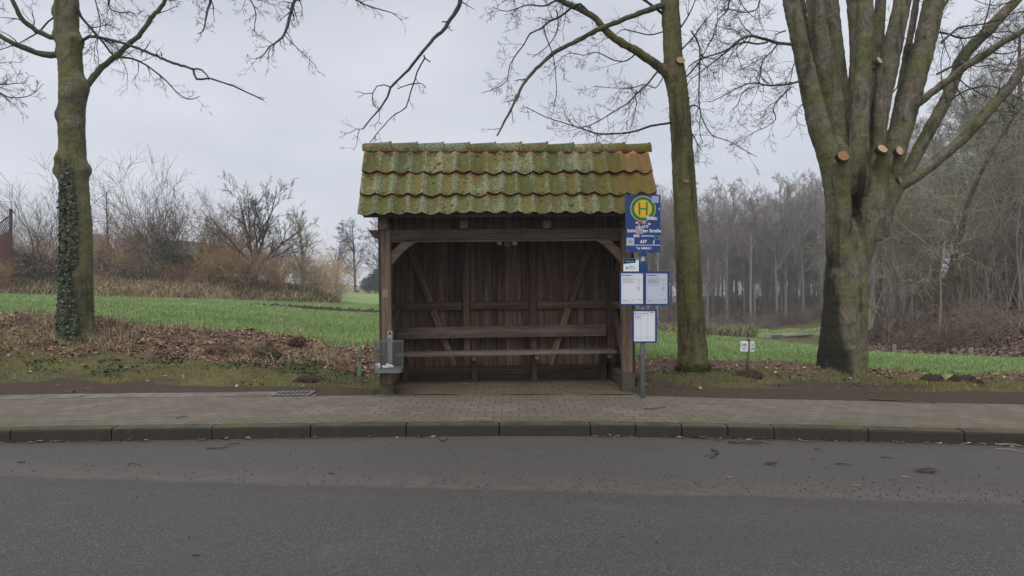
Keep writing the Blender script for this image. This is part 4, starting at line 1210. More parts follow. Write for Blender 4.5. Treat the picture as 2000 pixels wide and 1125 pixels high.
def branchlet(mb, p, d, L, r, lvl, R, st):
    n = max(2, min(9, int(L/st.seg)))
    pts, rad = [p], [r]
    h = L/n
    for i in range(n):
        d = (d + rdir(R)*st.wander + UPV*st.trop).normalized()
        p = p + d*h
        pts.append(p); rad.append(max(st.rmin*.7, r*(1-st.taper*(i+1)/n)))
    mb.tube(pts, rad, 3 if r < .012 else (5 if r < .04 else 8), False)
    if lvl > 0:
        k = st.kids*(.7+.6*R.random())
        for j in range(int(k)):
            t = R.uniform(.18, 1.0); x = t*n; i = min(n-1, int(x))
            q = pts[i].lerp(pts[i+1], x-i); tg = (pts[i+1]-pts[i]).normalized()
            pr = (rdir(R)); pr = (pr-tg*pr.dot(tg)).normalized()
            a = math.radians(R.uniform(*st.ang))
            branchlet(mb, q, tg*math.cos(a)+pr*math.sin(a), L*R.uniform(*st.ratio)*(1-.35*t), max(st.rmin, rad[i]*st.rr), lvl-1, R, st)
def limb(mb, tw, pts, r0, r1, R, st, dens=2.0, L=.7, lvl=2, start=.12, knob=.1, step=.07, sides=None, bias=None):
    """an explicit limb along pts with random twigs sprouting from it"""
    n = len(pts)
    rads = [r0+(r1-r0)*i/(n-1) for i in range(n)]
    pp, rr = smooth_path(pts, rads, step)
    j = min(.03, r1*.8)
    for i in range(1, len(pp)-1):
        pp[i] = pp[i]+rdir(R)*j*.35
        rr[i] *= 1+R.uniform(-knob, knob)
    mb.tube(pp, rr, sides or (12 if r0 > .05 else (8 if r0 > .015 else 5)))
    tot = sum((pp[i+1]-pp[i]).length for i in range(len(pp)-1))
    for k in range(int(tot*dens)):
        t = R.uniform(start, 1.0); x = t*(len(pp)-1); i = min(len(pp)-2, int(x))
        q = pp[i].lerp(pp[i+1], x-i); tg = (pp[i+1]-pp[i]).normalized()
        pr = rdir(R)
        if bias is not None: pr = pr+bias*1.2
        pr = (pr-tg*pr.dot(tg)).normalized()
        a = math.radians(R.uniform(*st.ang))
        branchlet(tw, q, tg*math.cos(a)+pr*math.sin(a), L*R.uniform(.5, 1.2)*(1-.4*t), max(st.rmin*1.3, min(.012, rr[i]*.5)), lvl, R, st)
def trunk_tube(mb, pts, rads, sides=28, step=.07, rough=.03, flare=None, bulges=(), seed=0):
    pp, rr = smooth_path(pts, rads, step)
    o = len(mb.v); n = sides
    for i, (p, r) in enumerate(zip(pp, rr)):
        hz = (p-pp[0]).length
        for k in range(n):
            a = 2*math.pi*k/n
            f = 1+rough*2*(float(fbm(np.array(k*.9*math.cos(a)+9), np.array(p.z*2.2+math.sin(a)*1.7), seed, 3))-.5)
            if flare: f += flare[0]*math.exp(-hz/flare[1])*(.55+.45*math.cos(flare[2]*a+flare[3]))
            for (bz, ba, amp, sz) in bulges:
                da = (a-math.radians(ba)+math.pi) % (2*math.pi)-math.pi
                f += amp*math.exp(-((p.z-bz)/sz)**2-(da/.75)**2)
            mb.v.append(Vector((p.x+math.cos(a)*r*f, p.y+math.sin(a)*r*f, p.z)))
            mb.c.append((1, 1, 1, 1))
    m = len(pp)
    for i in range(m-1):
        for k in range(n):
            a, k2 = o+i*n, (k+1) % n
            mb.f.append((a+k, a+k2, a+n+k2, a+n+k)); mb.mi.append(0)
    mb.f.append(tuple(o+k for k in reversed(range(n)))); mb.mi.append(0)
    mb.f.append(tuple(o+(m-1)*n+k for k in range(n))); mb.mi.append(0)
    return pp, rr
def fuse(o, vox, smooth=4):
    md = o.modifiers.new('Remesh', 'REMESH'); md.mode = 'VOXEL'; md.voxel_size = vox; md.use_smooth_shade = True
    sm = o.modifiers.new('Smooth', 'SMOOTH'); sm.factor = .5; sm.iterations = smooth
    for nm, sc, st in (('bark_swells', .16, .028), ('bark_ridges', .04, .010)):
        t = bpy.data.textures.get(nm) or bpy.data.textures.new(nm, 'CLOUDS')
        t.noise_scale = sc; t.noise_depth = 3
        dm = o.modifiers.new('Displace', 'DISPLACE'); dm.texture = t; dm.strength = st; dm.mid_level = .5; dm.texture_coords = 'LOCAL'
def cut_face(parent, name, p, nrm, rx, rz, mat, depth=.05, bark=None):
    """a sawn branch stub: short collar of bark and the pale wood of the cut"""
    m = MB(); n = 22
    vs = [Vector((rx*math.cos(2*math.pi*i/n)*(1+.06*math.sin(3*i)), rz*math.sin(2*math.pi*i/n), 0)) for i in range(n)]
    vs2 = [Vector((v.x*1.04, v.y*1.04, -depth)) for v in vs]
    m.add(vs, [tuple(range(n))])
    m.m = 1
    rim = [Vector((v.x*1.05, v.y*1.05, -.006)) for v in vs]; mid = [Vector((v.x*1.09, v.y*1.09, -depth*.6)) for v in vs]
    m.add(vs+rim+mid+[Vector((v.x*1.05, v.y*1.05, -depth*2.2)) for v in vs], [(r*n+i, (r+1)*n+i, (r+1)*n+(i+1) % n, r*n+(i+1) % n) for r in range(3) for i in range(n)])
    o = m.build(name, [mat, bark or M_LIMB], parent)
    o.rotation_mode = 'QUATERNION'; o.rotation_quaternion = Vector(nrm).to_track_quat('Z', 'Y'); o.location = p
    return o

def near_tree(base_px, base_py, D, name, label):
    b = P(base_px, base_py, D); b.z = gz(b.x, b.y)
    return empty(name, b, (0, 0, 0), label, 'tree'), b
ST_NEAR = Style(seg=.10, wander=.20, kids=4.2, rmin=.0026, ratio=(.35, .7))

OFF = 1.0
def left_tree():
    R = random.Random(101); D = 11.1; OFF = .83
    root, b = near_tree(151, 655, D, 'roadside_tree', 'thick knobbly bare tree with ivy climbing its trunk on the leafy bank')
    q = lambda x, y, d=0: P(x, y, D+d)-b
    k = D/F
    m = MB()
    prof = [(153, 672, 76), (152, 640, 70), (151.5, 600, 65), (152, 540, 61.5), (152, 480, 60), (150.5, 420, 57), (147, 380, 56), (143, 335, 58), (141.5, 290, 54), (140, 230, 54), (142, 180, 54), (138, 140, 49), (137, 100, 48), (131, 60, 49), (130, 0, 48), (127, -80, 45), (128, -220, 40), (133, -420, 30), (137, -560, 20)]
    pts = [q(x, y) for x, y, w in prof]; rad = [w*k*OFF/2 for x, y, w in prof]
    zz = lambda y: CAM_H-(y-HZ)*k-b.z
    bul = [(zz(336), 180, .55, .14), (zz(330), 0, .44, .11), (zz(226), 182, .40, .11), (zz(165), 0, .50, .17), (zz(72), 180, .42, .13), (zz(80), 5, .40, .12), (zz(26), 180, .40, .11), (zz(311), 240, .34, .11), (zz(190), 285, .30, .11), (zz(105), 185, .34, .11), (zz(250), 300, .2, .14)]
    pp, rr = trunk_tube(m, pts, rad, 30, .06, .05, (.20, .25, 4, .6), bul, 3)
    tr = m.build('trunk', M_BARK_L, root); fuse(tr, .026, 3)
    st = Style(seg=.10, wander=.19, kids=4.0, rmin=.0028, trop=-.03, ratio=(.35, .65))
    tw = MB()
    def L(px, r0, r1, dz, dens=3.4, ln=.7, lvl=2, start=.25, mat=M_LIMB, name='limb'):
        n = len(px); mb = MB()
        pts = [q(x, y, dz*i/(n-1)) for i, (x, y) in enumerate(px)]
        limb(mb, tw, pts, r0, r1, R, st, dens*2.3, ln*1.3, lvl, start)
        mb.build(name, mat, root, smooth=True, fix=False)
    L([(120, 76), (98, 72), (71, 60), (48, 42), (36, 26), (25, 0), (18, -40), (20, -110)], .052, .028, -.5, 1.0, .5)
    L([(126, 109), (98, 107), (71, 102), (45, 93), (28, 87), (0, 71), (-60, 50), (-140, 38)], .060, .028, -.6, 1.0, .6)
    L([(158, 175), (172, 164), (184, 149), (199, 132), (224, 110), (249, 89), (275, 63), (295, 36), (323, 0), (345, -60), (372, -150)], .062, .028, .5, 1.2, .5, 2, .3)
    L([(160, 82), (167, 75), (181, 71), (215, 78), (249, 87), (295, 105), (338, 123), (377, 135)], .028, .019, -1.2, 1.0, .35, 1, .1, M_TWIG)
    L([(377, 135), (380, 146), (384, 154), (394, 155), (409, 153), (435, 161), (462, 171), (490, 184), (515, 195)], .020, .010, -.25, 1.2, .28, 0, .2, M_TWIG)
    L([(378, 135), (393, 136), (402, 144), (408, 156)], .016, .012, -.1, .0, .2, 0, .2, M_TWIG)
    L([(150, 10), (158, 32), (175, 52), (192, 72), (208, 91), (224, 110), (256, 114), (280, 124), (303, 140), (327, 160), (340, 175), (358, 190), (374, 194), (390, 188)], .028, .006, .6, 3.4, .50, 2, .15, M_TWIG)
    L([(112, 30), (95, 42), (78, 60), (60, 72), (35, 85), (10, 94), (-40, 110)], .016, .007, .5, 2.6, .5, 2, .2, M_TWIG)
    # high limbs that hang into the frame from above
    def hang(px, r0, r1, dz, dens=4, ln=.45, lvl=2):
        L(px, r0, r1, dz, dens, ln, lvl, .28, M_TWIG, 'hanging_branch')
    hang([(132, -330), (260, -400), (400, -300), (520, -140), (575, -30), (572, 10), (565, 36), (555, 68), (540, 82), (526, 92), (514, 108), (498, 115)], .045, .005, -1.6, 2.8, .40)
    hang([(555, 68), (570, 84), (587, 100), (602, 114), (616, 128), (622, 140)], .009, .004, -.1, 6, .24, 1)
    hang([(130, -250), (230, -330), (340, -240), (405, -100), (412, -10), (405, 20), (402, 38), (396, 60), (386, 66)], .040, .005, -1.4, 3.4, .40)
    hang([(340, -230), (420, -180), (470, -90), (478, -20), (494, 8), (500, 30), (497, 50), (499, 66)], .022, .004, -.4, 3.6, .35)
    hang([(400, -290), (560, -260), (650, -120), (680, -20), (705, 5), (740, 18), (765, 25), (785, 40)], .026, .004, -.3, 3.0, .3, 1)
    hang([(130, -200), (190, -230), (260, -150), (310, -50), (380, -15), (420, -8), (470, -12), (540, 12)], .024, .004, -.8, 3.0, .45)
    hang([(131, -160), (165, -170), (205, -110), (220, -40), (212, 10), (232, 24), (258, 24), (270, 40)], .022, .005, -.8, 4.0, .45)
    hang([(130, -120), (155, -110), (172, -50), (190, 15), (196, 50), (186, 86), (184, 120)], .016, .004, -.7, 3.6, .5)
    hang([(125, -180), (60, -240), (-40, -120), (-30, 20), (-20, 150), (0, 165), (28, 163), (52, 162)], .026, .004, -.6, 2.6, .45)
    hang([(125, -140), (40, -150), (-60, 0), (-50, 130), (-20, 170), (0, 181), (18, 190), (46, 190), (66, 182), (85, 163)], .024, .004, -.5, 3.0, .4)
    hang([(-50, 100), (-30, 120), (-8, 124), (14, 121), (40, 122)], .010, .004, -.1, 4, .3, 1)
    tw.build('crown', M_TWIG, root, fix=False)
    # sawn knots
    fr = lambda x, y, off: q(x, y)+Vector((0, -off, 0))
    cut_face(root, 'branch_scar', fr(129, 311, .195), (-.55, -1, .05), .055, .055, M_CUTO)
    cut_face(root, 'branch_scar', fr(150, 193, .215), (.10, -1, .1), .030, .022, M_CUTO)
    # ivy: leaves standing off the bark on the side the photograph shows it
    V, Q, C = [], [], []
    def edges(z):      # angle range of the ivy on the trunk by height (deg, 270 faces the road)
        y = HZ-(z+b.z-CAM_H)/k
        return (np.interp(y, [270, 300, 340, 380, 420, 480, 560, 600, 640, 665], [283, 280, 268, 232, 206, 190, 180, 182, 186, 180]),
                np.interp(y, [270, 300, 340, 380, 420, 480, 560, 600, 640, 665], [293, 294, 296, 300, 304, 302, 288, 300, 310, 330]),
                np.interp(y, [280, 330, 380, 420, 600, 640, 668], [.10, .35, .75, 1, 1, .8, .5]))
    N = 7500; made = 0
    zs = [p.z for p in pp]
    for _ in range(N):
        z = R.uniform(.0, zz(280)); a0, a1, dn = edges(z)
        if R.random() > dn: continue
        a = R.triangular(a0-8, a1+8, (a0+a1)/2) if R.random() < .4 else R.uniform(a0, a1)
        if float(vn(np.array(a*.07), np.array(z*4.5), 6)) < .26: continue
        i = min(range(len(zs)), key=lambda j: abs(zs[j]-z)); c, r = pp[i], rr[i]
        ar = math.radians(a)
        nr = Vector((math.cos(ar), math.sin(ar), R.uniform(-.1, .5)))
        nr = (nr+rdir(R)*.38).normalized()
        p = Vector((c.x+math.cos(ar)*(r*1.03+R.uniform(.0, .05)), c.y+math.sin(ar)*(r*1.03+R.uniform(.0, .05)), z))
        s = R.uniform(.022, .046)
        up = (UPV+rdir(R)*.5); up = (up-nr*up.dot(nr)).normalized(); sd = nr.cross(up)
        o = len(V)
        V += [p-up*s*.9+nr*.0, p+sd*s*.8-up*s*.15-nr*.008, p+up*s*.75, p-sd*s*.8-up*s*.15-nr*.008]
        Q.append((o, o+1, o+2, o+3))
        g = R.uniform(.5, 1.3)
        br = R.random() < .10
        C += [(.075*g, .050*g, .028*g, 1) if br else (.036*g*R.uniform(.8, 1.4), .056*g, .020*g*R.uniform(.7, 1.2), 1)]*4
    me = np_mesh('ivy', np.array([tuple(v) for v in V]), np.array(Q), np.array(C))
    link('ivy', me, M_IVY, root)
    # ivy stems
    m = MB()
    for s in range(7):
        a = math.radians(R.uniform(215, 285)); pts = []
        for i in range(40):
            z = .05+i*.085
            j = min(range(len(zs)), key=lambda t: abs(zs[t]-z)); a += R.gauss(0, .05)
            pts.append(Vector((pp[j].x+math.cos(a)*rr[j]*1.04, pp[j].y+math.sin(a)*rr[j]*1.04, z)))
        m.tube(pts, [.008]*len(pts), 4)
    m.build('ivy_stem', M_TWIG_G, root, fix=False)
left_tree()

def middle_tree():
    R = random.Random(202); D = 10.15; OFF = .95
    root, b = near_tree(1354, 733, D, 'roadside_tree', 'tall straight brown green bare tree right behind the bus stop sign')
    q = lambda x, y, d=0: P(x, y, D+d)-b
    k = D/F; zz = lambda y: CAM_H-(y-HZ)*k-b.z
    prof = [(1354, 745, 74), (1353.5, 725, 64), (1352.5, 690, 58.5), (1349.5, 620, 54), (1345.5, 540, 50.5), (1340, 430, 48), (1336, 350, 46), (1331, 270, 43), (1326, 200, 42), (1319, 150, 43), (1315, 120, 39), (1312, 60, 38), (1308, 0, 36.5), (1303, -120, 34), (1300, -300, 29), (1302, -520, 20)]
    m = MB()
    pp, rr = trunk_tube(m, [q(x, y) for x, y, w in prof], [w*k*OFF/2 for x, y, w in prof], 28, .06, .035, (.22, .16, 5, 1.0),
                        [(zz(150), 185, .16, .16), (zz(128), 300, .12, .08), (zz(356), 265, .06, .08)], 8)
    tl = [(1322, 178), (1312, 158), (1301, 143), (1285, 129), (1268, 116), (1245, 101), (1215, 84), (1189, 66), (1172, 46), (1157, 31), (1125, 14), (1094, 0), (1040, -40), (980, -110)]
    p2, r2 = smooth_path([q(x, y, -.03*i) for i, (x, y) in enumerate(tl)], [(21-9.5*min(1, i/9))*k/2 if i > 1 else 24*k/2 for i in range(len(tl))], .05)
    m.tube(p2, r2, 16)
    tr = m.build('trunk', M_BARK_M, root); fuse(tr, .018, 3)
    st = Style(seg=.09, wander=.17, kids=4.6, rmin=.0027, trop=.0, ratio=(.35, .7))
    tw = MB()
    def L(px, r0, r1, dz, dens=3, ln=.55, lvl=2, start=.15, mat=M_TWIG, name='limb', d0=0):
        n = len(px); mb = MB()
        limb(mb, tw, [q(x, y, d0+dz*i/(n-1)) for i, (x, y) in enumerate(px)], r0, r1, R, st, dens*1.8, ln*1.3, lvl, start)
        mb.build(name, mat, root, smooth=True, fix=False)
    L([(1300, 10), (1287, 12), (1230, 33), (1168, 58), (1127, 80), (1087, 100), (1060, 122), (1035, 147), (1018, 172), (1000, 210), (984, 240), (971, 265)], .050, .012, -1.1, .9, .35, 1, .15, M_LIMB)
    L([(1315, 238), (1303, 241), (1272, 246), (1238, 257), (1205, 261), (1168, 261), (1136, 251), (1105, 241), (1065, 228), (1035, 213), (1022, 208)], .020, .005, -.7, 3.4, .5)
    L([(1300, 120), (1282, 142), (1268, 160), (1245, 182), (1225, 202), (1196, 220), (1170, 236), (1150, 245), (1120, 254)], .018, .005, -.9, 4.0, .5)
    L([(1150, 25), (1133, 8), (1115, 16), (1095, 32), (1073, 42), (1056, 56), (1035, 66), (1024, 86), (1007, 108), (995, 130), (990, 157), (972, 171), (940, 182)], .020, .004, -.5, 3.6, .42, 2, .1, d0=-.3)
    L([(1062, 52), (1066, 70), (1073, 88), (1080, 108), (1084, 133), (1086, 160), (1087, 182), (1083, 204), (1079, 225)], .011, .004, -.2, 2.5, .3, 1, d0=-.5)
    L([(1087, 20), (1090, 36), (1088, 60), (1076, 82), (1058, 100), (1040, 112)], .012, .005, -.3, 3.0, .3, 1, d0=-.4)
    L([(1310, 40), (1250, -5), (1170, -40), (1120, -20), (1068, 10), (1030, 10), (990, 22), (963, 14)], .024, .004, -.8, 3.8, .5)
    L([(1306, -30), (1220, -80), (1120, -60), (1050, -20), (1010, -8), (980, 4)], .026, .005, -1.0, 3.6, .6)
    L([(1245, 101), (1225, 118), (1200, 118), (1165, 102), (1140, 108), (1112, 104), (1080, 128)], .013, .004, -.2, 3.8, .45, d0=-.15)
    L([(1300, 60), (1270, 68), (1240, 62), (1215, 58), (1200, 70), (1178, 78), (1160, 92)], .012, .004, .3, 4, .5)
    L([(1296, 150), (1280, 172), (1262, 165), (1230, 172), (1200, 172), (1160, 168)], .011, .004, -.4, 4, .42, d0=-.1)
    L([(1240, 180), (1243, 200), (1240, 222), (1235, 240), (1228, 262), (1222, 278)], .008, .003, -.1, 3, .3, 1, d0=-.5)
    # the right hand twigs between the two trees
    for px in ([(1325, 60), (1345, 30), (1358, 0), (1370, -40)], [(1328, 100), (1352, 75), (1372, 48), (1395, 20), (1420, -20)],
               [(1330, 160), (1350, 140), (1366, 120), (1380, 95), (1398, 60), (1402, 20)],
               [(1333, 220), (1352, 205), (1368, 215), (1366, 250), (1372, 280)], [(1320, -60), (1370, -90), (1420, -60), (1450, 10), (1480, 40)],
               [(1335, 250), (1352, 262), (1362, 280), (1372, 296)]):
        L(px, .015, .004, -.3, 4.2, .5, 2)
    # the long dark branch that hangs down over the roof from high up on this tree
    L([(1302, -300), (1240, -420), (1130, -440), (1010, -330), (930, -150), (905, -40), (899, 0), (891, 22), (875, 44), (870, 54), (862, 63), (850, 72), (842, 82), (834, 92), (826, 101), (806, 126), (784, 150), (772, 161), (763, 171), (756, 190), (741, 213), (724, 232), (709, 252)], .046, .009, -1.6, .25, .3, 1, .55, M_TWIG, 'hanging_branch')
    e = -1.45
    L([(828, 108), (829, 114), (821, 128), (814, 141), (811, 154), (807, 164), (802, 180), (793, 209), (782, 218), (765, 228), (744, 252), (722, 278)], .0135, .006, -.1, 2.2, .24, 1, .2, M_TWIG, 'hanging_branch', e)
    L([(763, 170), (750, 165), (736, 168), (728, 182), (727, 196), (733, 208), (741, 214)], .009, .006, .0, 3.5, .26, 1, .2, M_TWIG, 'hanging_branch', e)
    L([(728, 182), (712, 183), (700, 179), (692, 180)], .006, .003, .0, 4, .15, 1, .2, M_TWIG, 'hanging_branch', e)
    L([(709, 252), (696, 252), (684, 259), (670, 262)], .007, .003, .0, 7, .22, 1, .1, M_TWIG, 'hanging_branch', e)
    L([(702, 252), (698, 268), (697, 282), (690, 294)], .006, .003, .0, 6, .2, 1, .1, M_TWIG, 'hanging_branch', e)
    L([(741, 214), (741, 230), (736, 243)], .005, .003, .0, 6, .18, 1, .1, M_TWIG, 'hanging_branch', e)
    L([(808, 163), (796, 166), (784, 170), (776, 174)], .010, .006, .0, 3, .18, 1, .1, M_TWIG, 'hanging_branch', e)
    L([(808, 164), (820, 162), (828, 166), (832, 172)], .008, .005, .0, 4, .15, 1, .1, M_TWIG, 'hanging_branch', e)
    L([(874, 43), (866, 42), (863, 43)], .011, .008, .0, 0, .1, 0, .1, M_TWIG, 'hanging_branch', e)
    L([(828, 112), (836, 118), (841, 121)], .010, .007, .0, 0, .1, 0, .1, M_TWIG, 'hanging_branch', e)
    # upper crown beyond the frame
    for i in range(7):
        a = R.uniform(0, 6.28); y0 = R.uniform(-480, -260)
        p = q(1302, y0); d = Vector((math.cos(a), math.sin(a), .9)).normalized()
        mb = MB(); limb(mb, tw, [p, p+d*.8, p+d*1.7+UPV*.2, p+d*2.6+UPV*.6], .05, .012, R, st, 1.6, .7, 1); mb.build('limb', M_LIMB, root, smooth=True, fix=False)
    tw.build('crown', M_TWIG, root, fix=False)
    cut_face(root, 'pruning_cut', q(1323, 126)+Vector((0, -.205, 0)), (.12, -1, .10), .072, .054, M_CUT, .05, M_BARK_M)
    cut_face(root, 'branch_scar', q(1334, 358)+Vector((0, -.200, 0)), (.0, -1, .0), .05, .03, M_CUTO, .02, M_BARK_M)
    # moss skirt at the foot
    V, Q, C = [], [], []
    for _ in range(1500):
        a = R.uniform(math.pi, 2*math.pi); z = R.uniform(-.02, .16)*R.random()
        j = min(range(len(pp)), key=lambda t: abs(pp[t].z-z)); r = rr[j]*(1.05+.22*math.exp(-(z+.05)/.14))
        p = Vector((pp[j].x+math.cos(a)*r, pp[j].y+math.sin(a)*r, z)); s = R.uniform(.02, .05)
        t = Vector((math.cos(a)*.4+R.gauss(0, .3), math.sin(a)*.4+R.gauss(0, .3), .8)).normalized()*s
        sd = Vector((-math.sin(a), math.cos(a), 0))*.006; o = len(V)
        V += [p-sd, p+sd, p+t]; Q.append((o, o+1, o+2)); g = R.uniform(.6, 1.3); C += [(.07*g, .095*g, .022*g, 1)]*3
    me = np_mesh('foot_moss', np.array([tuple(v) for v in V]), np.array(Q), np.array(C)); link('foot_moss', me, M_BLADE, root)
middle_tree()

def right_tree():
    R = random.Random(303); D = 10.05; OFF = .88
    root, b = near_tree(1645, 733, D, 'roadside_tree', 'massive pruned multi stemmed bare tree with sawn cuts and a dark stained trunk')
    q = lambda x, y, d=0: P(x, y, D+d)-b
    k = D/F
    m = MB()
    prof = [(1643, 748, 124), (1644, 730, 106), (1645, 700, 98), (1647.5, 640, 91), (1651, 580, 87), (1653, 530, 86), (1657, 490, 82), (1661, 462, 72), (1665, 442, 54), (1667, 425, 26)]
    pp, rr = trunk_tube(m, [q(x, y) for x, y, w in prof], [w*k*OFF/2 for x, y, w in prof], 36, .05, .05, (.16, .2, 5, .3),
               [(CAM_H-(448-HZ)*k-b.z, 185, .14, .08), (CAM_H-(450-HZ)*k-b.z, 255, .08, .1), (CAM_H-(590-HZ)*k-b.z, 300, .05, .4)], 12)
    def stem(px, w, d0, dz, sides=16, OFF=.90):
        n = len(px)
        pts = [q(x, y, (d0+dz*(i/(n-1))**1.3)*(0 if i == 0 else 1)) for i, (x, y) in enumerate(px)]
        w = [w[0]*.45]+list(w[1:])
        a, c = smooth_path(pts, [ww*k*OFF/2 for ww in w], .06)
        c = [r*(1+.05*(R.random()-.5)) for r in c]
        m.tube(a, c, sides); return pts
    def stub(px, w, ds):
        a, c = smooth_path([q(x, y, d) for (x, y), d in zip(px, ds)], [ww*k*.92/2 for ww in w], .05)
        m.tube(a, c, 16)
    # the two great lobes the trunk parts into, a dark cleft between them
    stem([(1645, 560), (1642, 500), (1638, 450), (1637, 400), (1633, 350), (1630, 300), (1632, 270)], [62, 56, 52, 50, 52, 54, 30], -.08, .02, 20, .92)
    stem([(1664, 560), (1676, 500), (1690, 450), (1700, 400), (1707, 360), (1712, 330), (1712, 300)], [58, 54, 54, 56, 56, 48, 26], -.06, .04, 20, .92)
    stem([(1655, 540), (1660, 480), (1668, 430), (1673, 380), (1675, 330)], [44, 40, 34, 32, 22], .24, .16, 16)
    stem([(1640, 470), (1636, 410), (1630, 350), (1618, 300), (1602, 255), (1588, 200), (1570, 120), (1555, 50), (1543, -10), (1530, -120), (1520, -300)], [40, 44, 48, 48, 46, 42, 36, 34, 33, 30, 22], -.10, .1)
    stem([(1648, 430), (1645, 350), (1638, 270), (1627, 190), (1610, 110), (1598, 50), (1590, -20), (1580, -180)], [50, 46, 42, 42, 40, 39, 37, 28], .12, .3)
    stem([(1662, 420), (1660, 340), (1652, 260), (1643, 180), (1633, 100), (1625, 30), (1620, -60), (1616, -240)], [40, 38, 36, 34, 34, 34, 32, 26], .22, .6)
    stub([(1640, 500), (1643, 430), (1646, 370), (1647.5, 304)], [40, 36, 28, 23], [-.10, -.20, -.27, -.40])
    stem([(1684, 420), (1680, 350), (1678, 280), (1682, 200), (1687, 130), (1689, 60), (1689, -20), (1688, -200)], [46, 42, 38, 36, 35, 34, 32, 24], -.14, .05)
    stem([(1668, 330), (1664, 250), (1668, 170), (1672, 100), (1668, 40), (1660, -40), (1650, -150)], [24, 26, 26, 27, 26, 24, 18], .42, .5)
    stem([(1700, 420), (1707, 340), (1712, 280), (1720, 210), (1734, 140), (1748, 70), (1763, 0), (1782, -100), (1800, -260)], [46, 40, 36, 37, 39, 38, 36, 32, 22], .02, .25)
    stub([(1714, 320), (1716, 230), (1717, 165), (1718, 117)], [26, 20, 16, 14], [-.04, -.10, -.14, -.22])
    stub([(1704, 470), (1714, 400), (1721, 345), (1724, 290)], [40, 36, 27, 22], [-.06, -.14, -.20, -.34])
    stub([(1714, 460), (1732, 400), (1749, 345), (1757.5, 294)], [40, 34, 25, 19], [-.02, -.10, -.16, -.28])
    stem([(1715, 420), (1732, 340), (1750, 280), (1769, 220), (1788, 150), (1806, 85), (1820, 20), (1834, -60), (1850, -200)], [56, 54, 50, 47, 46, 45, 44, 40, 28], .16, .3)
    stem([(1655, 330), (1640, 230), (1622, 140), (1610, 60), (1606, -20), (1600, -160)], [28, 26, 25, 24, 22, 16], .5, .6)
    stem([(1690, 330), (1702, 240), (1708, 150), (1716, 60), (1722, -20), (1730, -150)], [30, 28, 27, 26, 24, 16], .45, .6)
    stem([(1640, 300), (1606, 190), (1580, 100), (1566, 30), (1556, -50), (1545, -180)], [26, 26, 24, 23, 21, 15], .4, .6)
    stem([(1742, 330), (1745, 250), (1760, 170), (1772, 100), (1782, 50), (1790, 0), (1800, -90)], [14, 16, 17, 17, 16, 15, 12], .5, .4)
    stem([(1740, 392), (1755, 360), (1772, 335), (1795, 292), (1822, 242), (1848, 195), (1866, 150), (1884, 108), (1930, 58), (1985, 0), (2060, -80)], [28, 27, 27, 27, 27, 26, 25, 25, 25, 22, 16], .22, .5)
    stem([(1730, 420), (1742, 386), (1760, 363), (1785, 348), (1820, 322), (1856, 292), (1890, 262), (1932, 214), (1975, 166), (2002, 122), (2050, 40)], [40, 30, 24, 23, 23, 22, 22, 22, 21, 19, 14], -.02, -.5)
    stem([(1790, 210), (1806, 192), (1834, 170), (1862, 150), (1884, 131), (1910, 116), (1933, 100), (1960, 82), (2002, 58), (2080, 10)], [17, 17, 16.5, 16, 16, 15.5, 15, 14, 13, 10], -.05, -.8)
    tr = m.build('trunk', M_BARK_R, root); fuse(tr, .021, 4)
    st = Style(seg=.09, wander=.19, kids=4.4, rmin=.0027, trop=-.01, ratio=(.35, .7))
    tw = MB()
    def L(px, r0, r1, dz, dens=3, ln=.55, lvl=2, start=.15, mat=M_LIMB, name='limb', d0=0):
        n = len(px); mb = MB()
        limb(mb, tw, [q(x, y, d0+dz*i/(n-1)) for i, (x, y) in enumerate(px)], r0, r1, R, st, dens*2.4, ln*1.35, lvl, start)
        mb.build(name, mat, root, smooth=True, fix=False)
    L([(1560, 90), (1545, 86), (1520, 84), (1485, 74), (1465, 70), (1442, 80), (1425, 94), (1407, 103), (1385, 110), (1362, 118), (1345, 130)], .030, .008, -.5, 2.2, .5)
    L([(1500, 82), (1480, 86), (1452, 82), (1430, 92), (1418, 102), (1395, 120), (1370, 140), (1345, 160), (1340, 185)], .018, .006, .4, 3.2, .6)
    L([(1575, 155), (1567, 157), (1540, 164), (1503, 167), (1470, 162), (1440, 172), (1407, 190), (1385, 200)], .022, .005, -.5, 3.6, .55, 2, .1)
    L([(1520, 84), (1508, 100), (1490, 118), (1486, 140), (1478, 165), (1452, 180), (1440, 205), (1432, 214)], .014, .004, -.2, 3.8, .5)
    L([(1535, 60), (1515, 68), (1508, 86), (1490, 98)], .012, .005, -.2, 2.5, .4, 2)
    L([(1545, 170), (1525, 190), (1510, 210), (1515, 232), (1500, 246), (1478, 256), (1455, 270)], .014, .004, -.4, 3.8, .45)
    L([(1350, 60), (1366, 90), (1366, 140), (1365, 190), (1368, 220), (1380, 250), (1394, 266), (1420, 274), (1446, 288), (1462, 298), (1478, 306)], .014, .004, -.1, 3.0, .4, 2, d0=-.4)
    L([(1540, 0), (1500, -60), (1440, -40), (1420, 20), (1402, 40), (1390, 80)], .020, .005, -.5, 3.4, .55)
    L([(1538, -30), (1490, -10), (1478, 18), (1452, 24), (1420, 18), (1400, 30)], .016, .005, -.3, 3.8, .5)
    L([(1566, 110), (1550, 128), (1545, 152), (1536, 180), (1540, 210)], .010, .004, -.4, 4, .4)
    L([(1585, 190), (1565, 205), (1556, 225), (1558, 246)], .008, .003, -.3, 4, .35, 1)
    # the right hand side: side limbs of the long stems
    L([(1846, 200), (1880, 180), (1900, 172), (1935, 168), (1970, 182), (2010, 205)], .016, .006, -.3, 3, .5, d0=.2)
    L([(1830, 145), (1860, 130), (1890, 120), (1925, 100), (1960, 105), (2005, 95)], .020, .008, .3, 2.6, .5, d0=.3)
